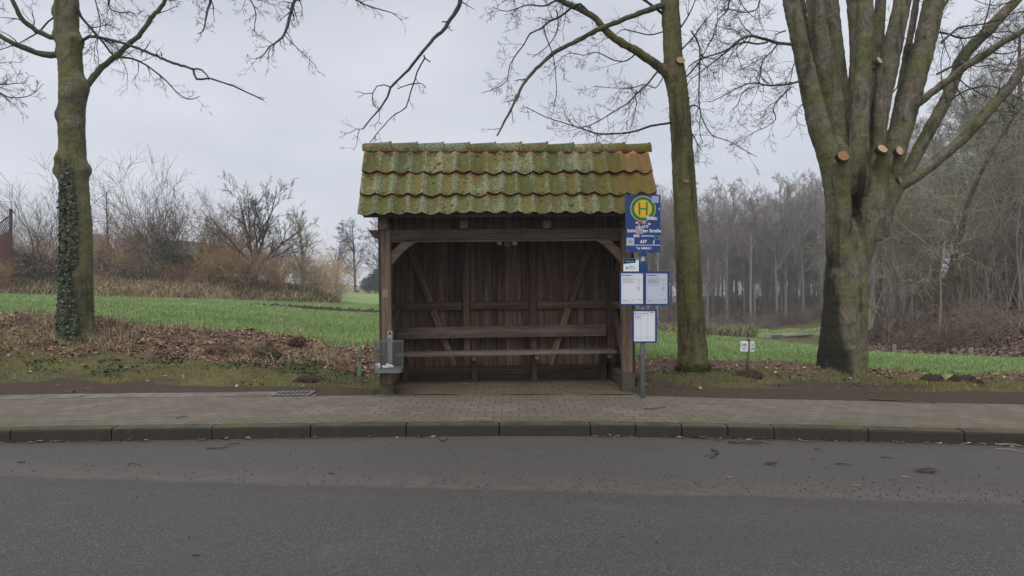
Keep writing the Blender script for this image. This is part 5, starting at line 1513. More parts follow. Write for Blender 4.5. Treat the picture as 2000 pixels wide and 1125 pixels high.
    L([(1815, 60), (1850, 66), (1880, 75), (1915, 68), (1960, 62), (2005, 66)], .020, .008, .2, 2.6, .5, d0=.3)
    L([(1838, 85), (1870, 55), (1900, 50), (1940, 42), (1980, 26), (2010, 20)], .018, .007, -.2, 2.6, .5, d0=.2)
    L([(1806, 75), (1828, 40), (1850, 0), (1868, -40)], .030, .018, .2, 1.6, .5, d0=.2)
    L([(1900, 100), (1918, 60), (1930, 20), (1938, -20)], .016, .008, -.2, 2, .5, d0=.3)
    L([(1890, 262), (1918, 243), (1950, 238), (1980, 236), (2010, 230)], .011, .005, -.3, 1.4, .35, 1, d0=-.3)
    L([(1933, 214), (1950, 176), (1956, 150), (1975, 120), (1990, 90)], .012, .005, .2, 2.4, .4, 2, d0=-.4)
    L([(1826, 22), (1846, 92), (1856, 120), (1848, 140)], .008, .005, -.3, 1.5, .2, 1, d0=.2)
    L([(1862, 150), (1868, 172), (1882, 192)], .016, .011, -.2, .5, .2, 0, .2)
    L([(1735, 190), (1752, 170), (1768, 138), (1790, 120), (1810, 100)], .012, .008, .2, 2, .3, 1, d0=.2)
    L([(1760, 20), (1748, 60), (1725, 70), (1712, 90)], .008, .005, -.1, 2, .25, 1, d0=-.2)
    for px in ([(1880, 112), (1905, 130), (1935, 128), (1968, 140), (2004, 138)], [(1868, 150), (1895, 172), (1930, 190), (1962, 196), (2000, 226)], [(1925, 62), (1950, 75), (1985, 78), (2020, 90)],
               [(1805, 290), (1815, 262), (1822, 235), (1836, 205)], [(1772, 100), (1800, 70), (1830, 45), (1852, 10)], [(1920, 225), (1950, 215), (1985, 205), (2020, 180)], [(1985, 0), (1950, 10), (1915, 5), (1890, -10)], [(1848, 195), (1840, 160), (1838, 120), (1846, 80)]):
        L(px, .011, .004, .3, 2.6, .5, 2, .1, M_TWIG, 'limb', .2)
    for i in range(9):
        x, y = R.choice([(1528, -200), (1585, -160), (1618, -200), (1688, -180), (1790, -200), (1845, -160), (2030, -40), (2040, 50)])
        p = q(x, y, .2); a = R.uniform(0, 6.28); d = Vector((math.cos(a), math.sin(a), .8)).normalized()
        mb = MB(); limb(mb, tw, [p, p+d*.7, p+d*1.5+UPV*.2, p+d*2.3+UPV*.5], .05, .012, R, st, 1.6, .7, 1); mb.build('limb', M_LIMB, root, smooth=True, fix=False)
    tw.build('crown', M_TWIG, root, fix=False)
    f = lambda x, y, off: q(x, y, off)
    cut_face(root, 'pruning_cut', f(1647.5, 304, -.49), (.05, -1, .35), .090, .082, M_CUTR, .04, M_BARK_R).__setitem__('label', 'reddish sawn cut on the lower middle of the trunk')
    cut_face(root, 'pruning_cut', f(1724, 290, -.435), (.20, -1, .55), .080, .075, M_CUT, .04, M_BARK_R)
    cut_face(root, 'pruning_cut', f(1757.5, 294, -.365), (.15, -1, .25), .058, .070, M_CUT, .04, M_BARK_R)
    cut_face(root, 'pruning_cut', f(1718, 117, -.275), (.35, -1, .45), .045, .062, M_CUT, .04, M_BARK_R)
    cut_face(root, 'pruning_cut', f(1759, 350, -.25), (.6, -1, .1), .055, .062, M_CUTO, .03, M_BARK_R)
right_tree()
# ------------------------------------------------------------------ background trees and shrubs (each a thing of its own)
def far_mat(name, col, var=.3):
    return plain(name, tuple(c*1.55 for c in col), 0.9, 0, var, 1.2, .1)
M_F_GREY = far_mat('grey_beech_bark', (0.160, 0.150, 0.136))
M_F_PURP = far_mat('purplish_beech_twigs', (0.172, 0.155, 0.144))
M_F_GREEN = far_mat('lichen_green_twigs', (0.155, 0.148, 0.098))
M_F_BROWN = far_mat('brown_shrub_twigs', (0.205, 0.130, 0.074))
M_F_WOOD = far_mat('grey_brown_woodland_twigs', (0.128, 0.108, 0.086))
M_F_DBRN = far_mat('dark_brown_hazel_twigs', (0.072, 0.052, 0.040))
M_F_TAN = far_mat('tan_shrub_twigs', (0.310, 0.208, 0.115))
M_F_RED = far_mat('reddish_shrub_twigs', (0.195, 0.126, 0.085))
M_F_DARK = far_mat('dark_bare_twigs', (0.040, 0.035, 0.030))
M_F_ORNG = far_mat('withered_orange_leaves', (0.26, 0.150, 0.055))
M_F_EVER = far_mat('dark_evergreen_leaves', (0.028, 0.040, 0.022))

def proto_tree(seed, H, trunk_r, clear, limbs, Lf, ang, st, lvl=2, lean=.02, spread=1.0, taper=.75, lr=.45):
    """trunk mesh and crown mesh of a bare tree of height H; clear is where the crown begins"""
    R = random.Random(seed); tk, cr = MB(), MB()
    pts, n = [], 9
    p = Vector((0, 0, -.3)); d = Vector((R.gauss(0, lean), R.gauss(0, lean), 1)).normalized()
    h = H*.92/n; rads = []
    for i in range(n+1):
        pts.append(p); rads.append(trunk_r*(1-taper*i/n)*(1.25 if i == 0 else 1))
        d = (d+Vector((R.gauss(0, lean), R.gauss(0, lean), .05))).normalized(); p = p+d*h
    tk.tube(pts, rads, 7, False)
    for j in range(limbs):
        t = clear+(1-clear)*(j+R.random())/limbs; x = min(n-.01, t*n); i = int(x)
        q = pts[i].lerp(pts[i+1], x-i); a = R.uniform(0, 6.283); e = math.radians(R.uniform(*ang))
        d = Vector((math.cos(a)*math.cos(e), math.sin(a)*math.cos(e), math.sin(e)))
        ln = H*Lf*(1-.55*(t-clear)/(1-clear))*R.uniform(.7, 1.15)*spread
        branchlet(cr, q, d, ln, max(.02, rads[i]*lr), lvl, R, st)
    return tk.mesh('trunk', fix=False), cr.mesh('crown', fix=False)
def proto_shrub(seed, H, stems, spread, st, lvl=2, r=.02):
    R = random.Random(seed); m = MB()
    for j in range(stems):
        a = R.uniform(0, 6.283); e = R.uniform(0, spread)
        d = Vector((math.cos(a)*math.sin(e), math.sin(a)*math.sin(e), math.cos(e)))
        p = Vector((R.gauss(0, .35), R.gauss(0, .35), -.1))
        branchlet(m, p, d, H*R.uniform(.55, 1.0), r*R.uniform(.6, 1.2), lvl, R, st)
    return m.mesh('shrub', fix=False)
def leafy(seed, H, n, size, spread, zlo=.1):
    """a cloud of leaf-sized faces gathered in clumps, for evergreens and withered leaves"""
    R = np.random.RandomState(seed); k = max(6, n//60)
    cl = np.stack([R.normal(0, spread, k), R.normal(0, spread, k), H*(zlo+(1-zlo)*R.rand(k)**.8)], -1)
    cl[:, :2] *= (1.15-np.clip(cl[:, 2:3]/H, 0, 1)*.75)
    c = cl[R.randint(0, k, n)]+R.normal(0, spread*.26, (n, 3))
    a, b_ = R.normal(0, 1, (n, 3)), R.normal(0, 1, (n, 3))
    a /= np.linalg.norm(a, axis=1, keepdims=True); b_ -= a*(a*b_).sum(1, keepdims=True); b_ /= np.linalg.norm(b_, axis=1, keepdims=True)
    s = size*R.uniform(.6, 1.4, (n, 1))
    V = np.stack([c-a*s, c+b_*s*.6, c+a*s, c-b_*s*.6], 1).reshape(-1, 3)
    V[:, 2] = np.maximum(V[:, 2], .02)
    return np_mesh('leaves', V, np.arange(n*4).reshape(n, 4))
def put_tree(name, label, cat, group, proto, mats, x, y, s, rz, z=None):
    e = empty(name, (x, y, (gz(x, y) if z is None else z)-.05), (0, 0, rz), label, cat, group, s)
    for nm, me, mt in zip(('trunk', 'crown', 'leaves'), proto, mats):
        if me is None: continue
        o = bpy.data.objects.new(nm, me); COL.objects.link(o); o.parent = e
        if len(o.data.materials) == 0: o.data.materials.append(mt)
        if o.data.materials[0] != mt:
            o.material_slots[0].link = 'OBJECT'; o.material_slots[0].material = mt
    return e
def put_shrub(name, label, cat, group, me, mat, x, y, s, rz, z=None, sz=1.0):
    o = bpy.data.objects.new(name, me); COL.objects.link(o)
    if len(me.materials) == 0: me.materials.append(mat)
    if me.materials[0] != mat: o.material_slots[0].link = 'OBJECT'; o.material_slots[0].material = mat
    o.location = (x, y, (gz(x, y) if z is None else z)-.05); o.rotation_euler = (0, 0, rz); o.scale = (s, s, s*sz)
    return tag(o, label, cat, group)

# --- the beech wood across the valley
ST_B = Style(seg=.8, wander=.14, trop=.08, kids=10.2, ang=(22, 58), ratio=(.35, .70), rr=.42, rmin=.0095)
BEECH = [proto_tree(400+i, 15.5+.5*i, .135+.014*i, (.24, .32, .40, .44, .28)[i], (30, 28, 24, 22, 30)[i], .25, (25, 66), ST_B, 2, .016, .95) for i in range(5)]
R = random.Random(44)
spots = []
tries = 0
while len(spots) < 285 and tries < 30000:
    tries += 1
    y = R.uniform(61, 118); u = R.uniform(.16, .66)
    if u > .53 and y < 64: continue
    x = u*y
    if all((x-a)**2+((y-b)*1.2)**2 > 1.7**2 for a, b in spots): spots.append((x, y))
for i, (x, y) in enumerate(spots):
    put_tree('beech_tree', 'slender grey bare beech tree standing in the wood across the valley', 'tree', 'slender beeches of the wood across the valley',
             BEECH[i % 5], (M_F_GREY, M_F_PURP), x, y, R.uniform(.76, .93), R.uniform(0, 6.28))
# --- trees on the far skyline behind the wood and left of the shelter
ST_S = Style(seg=.8, wander=.15, trop=.05, kids=10.0, ang=(22, 60), ratio=(.38, .66), rr=.45, rmin=.017)
SKY = [proto_tree(500+i, 13.5, .26, .18, 17, .42, (25, 75), ST_S, 2, .03, 1.0) for i in range(2)]
for i, (px, D, s, lab) in enumerate(((694, 112, 1.0, 'round crowned grey bare tree at the far end of the field left of the shelter'),
        (742, 116, 1.06, 'tall grey bare tree in the far row just left of the shelter post'),
        (655, 118, .82, 'small grey bare tree at the far end of the field beside the hedge end'),
        (800, 118, .95, 'grey bare tree of the far row hidden behind the shelter'))):
    x = (px-1000)/F*D
    if px < 790: put_tree('bare_tree', lab, 'tree', 'bare trees at the far end of the field', SKY[i % 2], (M_F_DARK, M_F_DARK), x, D, s, i*1.3)
for i, px in enumerate((800, 868, 930, 985, 1060, 1130, 1205)):
    D = 116+(i*7) % 13
    put_tree('bare_tree', 'grey bare tree of the far row standing beyond the field behind the shelter', 'tree', 'far trees behind the shelter', SKY[i % 2], (M_F_DARK, M_F_DARK), (px-1000)/F*D, D, .8+.06*(i % 4), i*1.1)
EV = leafy(61, 5.0, 2600, .20, 1.5, .05)
for i, (px, D, s) in enumerate(((730, 104, .62), (744, 106, .8), (714, 106, .45))):
    put_shrub('evergreen_shrub', ['dark evergreen shrub at the far end of the field left of the shelter', 'taller dark evergreen shrub right against the shelter edge at the far end of the field', 'low dark evergreen shrub below the round far tree'][i], 'shrub', 'dark shrubs at the far end of the field', EV, M_F_EVER, (px-1000)/F*D, D, s, i*2.0)

# --- the overgrown hedge on the bank, left
ST_H = Style(seg=.38, wander=.16, trop=.05, kids=7.6, ang=(18, 55), ratio=(.36, .66), rr=.5, rmin=.0072)
ST_HB = Style(seg=.32, wander=.20, trop=.04, kids=5.8, ang=(25, 70), ratio=(.40, .70), rr=.5, rmin=.0072)
HED = [proto_shrub(600+i, 4.1, 24, .75, ST_HB, 2, .022) for i in range(4)]
TALLSH = [proto_shrub(620+i, 5.6, 16, .50, ST_H, 2, .030) for i in range(3)]
def spreading(seed):
    R = random.Random(seed); tk, cr = MB(), MB()
    tk.tube([Vector((0, 0, -.3)), Vector((.03, 0, .6)), Vector((0, .02, 1.3)), Vector((.02, 0, 1.9))], [.26, .21, .19, .12], 9)
    st = Style(seg=.42, wander=.13, trop=.06, kids=7.0, ang=(22, 55), ratio=(.34, .60), rr=.52, rmin=.0095, taper=.8)
    for j in range(11):
        a = 6.283*j/11+R.uniform(-.3, .3); el = math.radians((22, 48, 68, 34, 58, 80, 28, 52, 40, 66, 30)[j])
        d = Vector((math.cos(a)*math.cos(el), math.sin(a)*math.cos(el), math.sin(el)))
        branchlet(cr, Vector((0, 0, R.uniform(1.0, 1.75))), d, R.uniform(4.3, 5.3)*(1.0 if el > .8 else .88), R.uniform(.07, .10), 3, R, st)
    return tk.mesh('trunk', fix=False), cr.mesh('crown', fix=False)
SPREAD = spreading(640)
SLIM = proto_tree(641, 6.0, .07, .15, 22, .20, (40, 70), Style(seg=.4, wander=.12, trop=.12, kids=4, ang=(20, 45), ratio=(.4, .6), rr=.5, rmin=.009), 1, .02)
GREENT = proto_tree(642, 6.0, .14, .15, 24, .42, (25, 75), Style(seg=.34, wander=.18, trop=.05, kids=8.5, ang=(25, 60), ratio=(.4, .66), rr=.5, rmin=.0085), 2, .04)
WITH = leafy(63, 4.2, 900, .045, 1.2, .35)
def at(px, D): return (px-1000)/F*D, D
x, y = at(497, 41.5); put_tree('bare_tree', 'dark spreading bare tree rising above the hedge on the bank', 'tree', None, SPREAD, (M_F_DARK, M_F_DARK), x, y, 1.05, 1.0)
x, y = at(208, 42); put_tree('young_tree', 'slim young bare tree with upright twigs right of the ivy trunk', 'tree', None, SLIM, (M_F_DARK, M_F_DARK), x, y, 1.14, .3)
x, y = at(592, 45.5); put_tree('bare_tree', 'small greenish grey bare tree near the end of the hedge', 'tree', None, GREENT, (M_F_GREEN, M_F_GREEN), x, y, .98, 2.0)
x, y = at(302, 41); put_shrub('hazel_shrub', 'tall many stemmed shrub with withered leaves above the hedge', 'shrub', None, TALLSH[0], M_F_DBRN, x, y, 1.22, .4, None, 1.15)
x, y = at(330, 41.2); put_shrub('hazel_shrub', 'tall shrub with withered orange leaves left of the wooden shed', 'shrub', None, TALLSH[1], M_F_DBRN, x, y, 1.08, 2.4)
x, y = at(330, 41.0); o = put_shrub('withered_shrub', 'low shrub with a haze of withered orange leaves left of the wooden shed', 'shrub', None, WITH, M_F_ORNG, x+.3, y, .95, 0)
x, y = at(425, 41.5); put_shrub('hazel_shrub', 'tall thin stemmed shrub right of the wooden shed', 'shrub', None, TALLSH[2], M_F_DBRN, x, y, .98, 1.1)
x, y = at(90, 38); put_shrub('hazel_shrub', 'tall thin bare shrub behind the bank left of the ivy trunk', 'shrub', None, TALLSH[1], M_F_DARK, x, y, 1.15, 4.4)
x, y = at(66, 40); put_shrub('hazel_shrub', 'slender bare shrub between the red trellis and the ivy trunk', 'shrub', None, TALLSH[2], M_F_GREEN, x, y, .9, 3.1)
for i, (px, D, s, k_) in enumerate(((232, 42.5, .88, 0), (268, 42.8, .95, 2), (392, 43.5, .92, 1), (455, 42.6, .95, 0), (540, 43.5, .72, 2), (20, 39.5, .8, 0))):
    x, y = at(px, D); put_shrub('hazel_shrub', 'warm brown thin stemmed shrub standing above the hedge on the bank', 'shrub', 'thin stemmed shrubs above the hedge', TALLSH[k_], (M_F_DBRN, M_F_BROWN)[i % 2], x, y, s, i*1.7)
R = random.Random(71)
n = 0
for px, D, s, mt, sz in ((6, 36.2, .62, 1, 1), (-12, 36.0, .7, 0, 1), (-40, 38, 1.0, 0, 1), (10, 38.5, .9, 1, 1), (30, 38.2, .8, 2, 1), (52, 38.8, .85, 3, 1), (78, 38.3, .82, 1, .9), (104, 39, .95, 2, 1), (135, 39, .8, 0, 1), (180, 40, .95, 2, .95),
        (205, 40.5, 1.0, 2, 1.1), (228, 40, .95, 0, 1), (252, 40.6, 1.02, 1, 1.1), (275, 40, .8, 2, 1), (298, 40.3, .86, 3, .9), (322, 40, .60, 0, .9), (345, 39.6, .50, 1, .9), (380, 39.6, .46, 2, .9),
        (405, 40.5, .6, 1, 1), (428, 40.6, .95, 0, 1.1), (448, 40.4, 1.02, 1, 1.2), (468, 41, 1.0, 1, 1.1), (490, 41.2, .95, 0, 1), (512, 41.6, .95, 2, 1.05), (534, 42, .95, 2, 1.0), (556, 42.4, .85, 0, 1.1),
        (578, 43, .8, 3, 1.05), (600, 43.5, .78, 1, 1.0), (620, 43.8, .78, 3, 1.05), (638, 44, .85, 0, 1.15), (652, 44.2, .62, 3, 1.0), (440, 43, 1.15, 1, 1.1), (250, 43, 1.2, 2, 1.1), (545, 45, 1.2, 2, 1.1), (660, 60, 1.3, 2, 1.1), (632, 52, 1.2, 0, 1.2)):
    x, y = at(px, D); mats = (M_F_TAN, M_F_BROWN, M_F_RED, M_F_GREEN)
    labs = ('tan leafless shrub in the overgrown hedge on the bank', 'brown leafless shrub in the overgrown hedge on the bank', 'reddish brown leafless shrub in the overgrown hedge on the bank', 'greenish leafless shrub in the overgrown hedge on the bank')
    grp = ('tan hedge shrubs', 'brown hedge shrubs', 'reddish hedge shrubs', 'greenish hedge shrubs')
    put_shrub('hedge_shrub', labs[mt], 'shrub', grp[mt], HED[n % 4], mats[mt], x, y+R.uniform(-.3, .3), s*.80, R.uniform(0, 6.28), None, sz); n += 1
BRAM = leafy(64, 1.4, 1500, .055, .9, .0)
for i, (px, D, s) in enumerate(((60, 38, 1.1), (85, 38.2, .9), (215, 40.3, 1.0), (300, 40.2, 1.2), (335, 40.2, 1.15), (452, 41, 1.1), (480, 41.2, 1.0), (25, 38, 1.1))):
    x, y = at(px, D); put_shrub('bramble_bush', 'dark green bramble bush at the foot of the hedge', 'shrub', 'dark brambles under the hedge', BRAM, M_F_EVER, x, y, s, i*1.1)

# --- the wooded slope, right
ST_R = Style(seg=.45, wander=.22, trop=.03, kids=10.5, ang=(28, 75), ratio=(.38, .70), rr=.48, rmin=.0075)
RW = [proto_tree(700+i, 9.8+i*.8, .15+.02*i, .20, 24, .34, (5, 62), ST_R, 2, .07, 1.0, .75, .27) for i in range(4)]
RT = proto_tree(720, 13.5, .24, .34, 26, .32, (0, 50), ST_R, 2, .015)
SAP = [proto_shrub(730+i, 5.0, 8, .30, Style(seg=.5, wander=.13, trop=.06, kids=5.5, ang=(20, 50), ratio=(.3, .55), rr=.55, rmin=.008), 2, .026) for i in range(3)]
SCR = [proto_shrub(740+i, 2.2, 20, 1.1, Style(seg=.25, wander=.26, trop=-.03, kids=6.0, ang=(25, 75), ratio=(.4, .7), rr=.6, rmin=.0065), 2, .012) for i in range(3)]
special = [(1985, 33, 1.05, RT, 'tall straight trunked tree before the grey roofed house on the slope'),
           (1838, 25.5, .86, RW[2], 'leaning dark twisted tree low on the wooded slope'),
           (1712, 30, .92, RW[3], 'mossy bare tree seen just right of the massive pruned tree')]
for px, D, s, pr, lab in special:
    x, y = at(px, D); put_tree('woodland_tree', lab, 'tree', None, pr, (M_F_DBRN, M_F_GREEN), x, y, s, px*.01)
R = random.Random(91)
for i in range(70):
    y = R.uniform(64, 112); u = R.uniform(.17, .62); x = u*y
    put_shrub('young_beech', 'thin young grey beech growing between the trunks of the far wood', 'tree', 'young beeches of the far wood', SAP[i % 3], M_F_GREY, x, y, R.uniform(1.0, 1.7), R.uniform(0, 6.28))
R = random.Random(81)
spots = [at(a, b) for a, b, *_ in special]; tries = 0
while len(spots) < 66 and tries < 9000:
    tries += 1
    y = R.uniform(25, 60); u = R.uniform(.535, 1.12)
    if u < .6 and y < 40: continue
    x = u*y
    if all((x-a)**2+(y-b)**2 > 1.9**2 for a, b in spots): spots.append((x, y))
for i, (x, y) in enumerate(spots[3:]):
    put_tree('woodland_tree', 'mossy bare tree among others on the wooded slope at the right', 'tree', 'mossy bare trees of the slope wood',
             RW[i % 4], (M_F_GREY, (M_F_GREEN, M_F_GREEN, M_F_GREY)[i % 3]), x, y, R.uniform(.75, 1.12), R.uniform(0, 6.28))
x, y = at(1832, 23); 
for i in range(34):
    y = R.uniform(23.5, 36); u = R.uniform(.61, 1.05); x = u*y
    put_shrub('sapling_clump', 'clump of thin upright saplings on the wooded slope', 'shrub', 'sapling clumps on the wooded slope', SAP[i % 3], (M_F_GREY, M_F_WOOD, M_F_GREEN)[i % 3], x, y, R.uniform(.9, 1.6), R.uniform(0, 6.28))
for i in range(40):
    y = R.uniform(20.5, 31); u = R.uniform(.60, 1.05); x = u*y
    put_shrub('scrub_bush', 'low tangled brown scrub bush on the wooded slope', 'shrub', 'tangled scrub on the wooded slope', SCR[i % 3], (M_F_WOOD, M_F_DBRN, M_F_WOOD)[i % 3], x, y, R.uniform(.35, .95), R.uniform(0, 6.28))
for i in range(70):
    y = R.uniform(57, 63) if i < 26 else R.uniform(63, 105); u = R.uniform(.23, .56); x = u*y
    put_shrub('wood_edge_bush', 'low brown bush along the foot of the beech wood', 'shrub', 'bushes at the foot of the beech wood', SCR[i % 3], (M_F_WOOD, M_F_DBRN, M_F_WOOD)[i % 3], x, y, R.uniform(.6, 1.3), R.uniform(0, 6.28))
# leaning pale stem at the foot of the slope
x, y = at(1832, 21.2); zg = gz(x, y)
m = MB(); a = P(1830, 683, 21.2); c = P(1838, 590, 21.4); a.z = zg-.05
m.tube([a, a.lerp(c, .5)+Vector((.03, 0, 0)), c, P(1837, 540, 21.5), P(1846, 470, 21.6)], [.050, .042, .034, .024, .010], 8)
tag(m.build('pale_tree_stem', M_STEM, smooth=True), 'thin pale straight young stem at the foot of the wooded slope', 'tree')

# --- buildings seen through the twigs
def gable_house(name, label, cat, cx, cy, z, w, d, hw, hr, rot, wm, rm, overhang=.3, windows=(), rname='roof'):
    e = empty(name, (cx, cy, z), (0, 0, math.radians(rot)), label, cat)
    m = MB(); m.prism([(-w/2, -.6), (w/2, -.6), (w/2, hw), (0, hw+hr), (-w/2, hw)], 1, -d/2, d/2); m.build('wall', wm, e)
    m = MB()
    for s in (-1, 1):
        k = hr/(w/2); x1 = w/2+overhang
        m.prism([(0, hw+hr+.02), (s*x1, hw-overhang*k+.02), (s*x1, hw-overhang*k+.14), (0, hw+hr+.15)], 1, -d/2-overhang, d/2+overhang)
    m.build(rname, rm, e)
    for wx, wz, ww, wh in windows:
        m = MB(); m.box(wx-ww/2, wx+ww/2, -d/2-.04, -d/2+.02, wz-wh/2, wz+wh/2); f = m.build('window', M_WHITE, e)
        m = MB(); m.box(wx-ww/2+.06, wx+ww/2-.06, -d/2-.05, -d/2-.042, wz-wh/2+.06, wz+wh/2-.06); m.build('pane', M_BLACK, f)
    return e
x, y = at(360, 43.0); gable_house('garden_shed', 'wooden garden shed with pale felt roof half hidden in the hedge', 'shed', x, y, gz(x, y)-.15, 2.5, 2.2, 1.85, .85, -38, M_SHED, M_FELT, .25)
x, y = at(168, 88); gable_house('white_house', 'white house with reddish roof glimpsed just right of the ivy trunk', 'house', x, y, gz(x, y)+.6, 3.8, 4.5, 3.6, 2.2, -30, M_HOUSE, M_HROOF, .5, ((.9, 2.2, .8, 1.1),))
x, y = at(2030, 47); gable_house('slope_house', 'grey roofed house half hidden by trees high on the right slope', 'house', x, y, 3.6, 9, 8, 2.4, 2.4, 72, M_GWALL, M_GROOF, .5, ((0, 1.4, 1.2, 1.0),))
x, y = at(1958, 40); gable_house('green_shed', 'small green shed left of the grey roofed house on the slope', 'shed', x, y, 3.2, 1.9, 2.2, 2.2, .3, 10, M_GWALL, M_GROOF, .12)
# red trellis fence, far left
def trellis():
    D = 37.0; k = D/F
    x1, zt = (21-1000)*k, CAM_H-(408-HZ)*k
    zg = gz(x1, D)
    e = empty('trellis_fence', (x1, D, zg), (0, 0, 0), 'dark red wooden trellis panel with a sloping top at the left edge', 'fence')
    H = zt-zg
    m = MB(); m.box(-.06, .06, -.06, .06, -.4, H); m.build('post', M_REDW, e)
    m = MB(); m.box(-2.46, -2.34, -.06, .06, -.4, H-1.0); m.build('post', M_REDW, e)
    m = MB()
    top = lambda x: H-.35+(x)*.78
    m.prism([(-2.34, 1.0), (-.06, 1.0), (-.06, H-1.35), (-2.34, H-1.35-.9)], 1, -.02, .02)
    m.build('panel', M_REDW, e)
    m = MB()
    import itertools
    for i in range(26):
        a = -2.34+i*.13
        for s in (1, -1):
            pts = []
            for t in np.linspace(0, 1.9, 40):
                x = a+s*t*.6; z = H-2.35+t
                if -2.34 < x < -.06 and H-1.35+(x)*.39 < z < top(x): pts.append(Vector((x, .012*s, z)))
            if len(pts) > 1: m.tube([pts[0], pts[-1]], [.016, .016], 4)
    m.tube([Vector((-2.34, 0, top(-2.34))), Vector((-.06, 0, top(-.06)))], [.035, .035], 6)
    m.build('lattice', M_REDW, e)
trellis()
# white goal frame by the hedge end
def goal():
    D = 42.5; k = D/F; x0 = (575-1000)*k
    zg = gz(x0, D); e = empty('goal_frame', (x0, D, zg), (0, 0, 0), 'small white metal goal frame in the dry grass by the hedge end', 'goal frame')
    def z(py): return CAM_H-(py-HZ)*k-zg
    m = MB(); m.tube([Vector((0, 0, -.1)), Vector((0, 0, z(553))), Vector((20*k, 0, z(556))), Vector((20*k, 0, -.1))], [.03]*4, 6); m.build('front_frame', M_METAL, e)
    m = MB(); m.tube([Vector((18*k, 1.0, z(547))), Vector((30*k, 1.0, z(546))), Vector((30*k, 1.0, -.1))], [.03]*3, 6); m.build('rear_frame', M_METAL, e)
goal()
# log barrier, bird table, white post stubs along the field's far edge
def small_far():
    D = 33.0; a, c = P(1512, 662, D), P(1586, 668, D)
    for i, (p, q, lab) in enumerate(((P(1508, 661, 33), P(1570, 664, 33.4), 'long pale log lying along the far edge of the field right of the bird table'), (P(1530, 666, 32.4), P(1586, 668, 32.4), 'shorter pale log lying in front of the longer log at the field edge'))):
        p.z = gz(p.x, p.y)+.10; q.z = gz(q.x, q.y)+.12
        m = MB(); m.tube([p, p.lerp(q, .5)+Vector((0, 0, .03)), q], [.10, .09, .075], 8); tag(m.build('log', M_LOG, smooth=True), lab, 'log', 'logs at the far field edge')
    p = P(1510, 664, 32.0); p.z = gz(p.x, p.y)
    e = empty('bird_table', p, (0, 0, .3), 'small grey topped bird table at the far edge of the field', 'bird table')
    zt = CAM_H-(655-HZ)/F*32-p.z
    m = MB(); m.cyl((0, 0, -.2), (0, 0, zt-.1), .07, 8); m.build('post', M_LOG, e)
    m = MB(); m.prism([(-.38, zt-.06), (.38, zt-.06), (.30, zt+.05), (-.30, zt+.05)], 1, -.25, .25); m.build('top', M_GROOF, e)
    for px, py, D, h, lab in ((1898, 684, 17.6, .27, 'short pale wooden post leaning at the field edge before the scrub'), (1748, 684, 19.8, .28, 'short pale post at the field edge beside the fallen plank')):
        x, y = at(px, D); m = MB(); z0 = gz(x, y)
        m.tube([Vector((x, y, z0-.1)), Vector((x-.03, y, z0+h))], [.062, .058], 8); tag(m.build('post_stub', M_LOG), lab, 'post')
    x, y = at(1765, 19.9); m = MB(); z0 = gz(x, y)+.06
    m.tube([Vector((x-.2, y, z0)), Vector((x+.45, y+.1, z0-.02))], [.04, .035], 6); tag(m.build('fallen_plank', M_LOG), 'fallen plank lying beside the short pale post at the field edge', 'plank')
small_far()

# ------------------------------------------------------------------ ground cover (nobody could count it)
rs = np.random.RandomState(9)
def blades(name, X, Y, h, w, cols, lean=.35, droop=0.0, zoff=0.0, mat=None):
    n = len(X); Z = ground(X, Y)+zoff
    a = rs.rand(n)*6.283; b_ = rs.rand(n)*6.283
    l = lean*rs.rand(n)*h
    side = np.stack([np.cos(a)*w, np.sin(a)*w, np.zeros(n)], -1)
    base = np.stack([X, Y, Z-.01], -1)
    mid = base+np.stack([np.cos(b_)*l*.35, np.sin(b_)*l*.35, h*.6], -1)
    tip = base+np.stack([np.cos(b_)*(l+droop*h), np.sin(b_)*(l+droop*h), h*(1-droop*.75*rs.rand(n))], -1)
    V = np.stack([base-side, base+side, mid+side*.75, mid-side*.75, tip+side*.15, tip-side*.15], 1).reshape(-1, 3)
    Q = np.arange(n)[:, None]*6+np.array([0, 1, 2, 3, 3, 2, 4, 5])
    me = np_mesh(name, V, Q.reshape(-1, 4), np.repeat(cols, 6, axis=0))
    return tag(link(name, me, mat or M_BLADE), kind='stuff')
def polar(n, u0, u1, d0, d1, p=1.0):
    u = rs.uniform(u0, u1, n); d = d0+(d1-d0)*rs.rand(n)**p
    return u*d, d
def colmix(n, a, b, jit=.25):
    t = rs.rand(n, 1); c = np.array(a)*(1-t)+np.array(b)*t
    c = c*(1+jit*(rs.rand(n, 1)*2-1))
    return np.concatenate([c, np.ones((n, 1))], 1)
# young green crop in the field
X, Y = polar(480000, -1.0, 1.05, 10.2, 46, 1.7)
h_, so, le, fi, dr = ground(X, Y, False, True)
k = (fi > .35+.3*rs.rand(len(X))) & ((np.abs(X) > 1.9) | (Y > 10.6)); X, Y = X[k], Y[k]
n = len(X); c = colmix(n, (.165, .240, .080), (.280, .385, .155)); pale = rs.rand(n) < .06
c[pale, :3] = np.array((.26, .27, .15))*(.7+.5*rs.rand(pale.sum(), 1)); c[:, :3] *= (.72+.56*fbm(X*.35, Y*.5, 41)+.10*np.sin(Y*9.0+X*1.2))[:, None]
blades('field_crop', X, Y, (.040+.060*rs.rand(n))*(1+Y*.006), .0030+.00034*Y, c, .7)
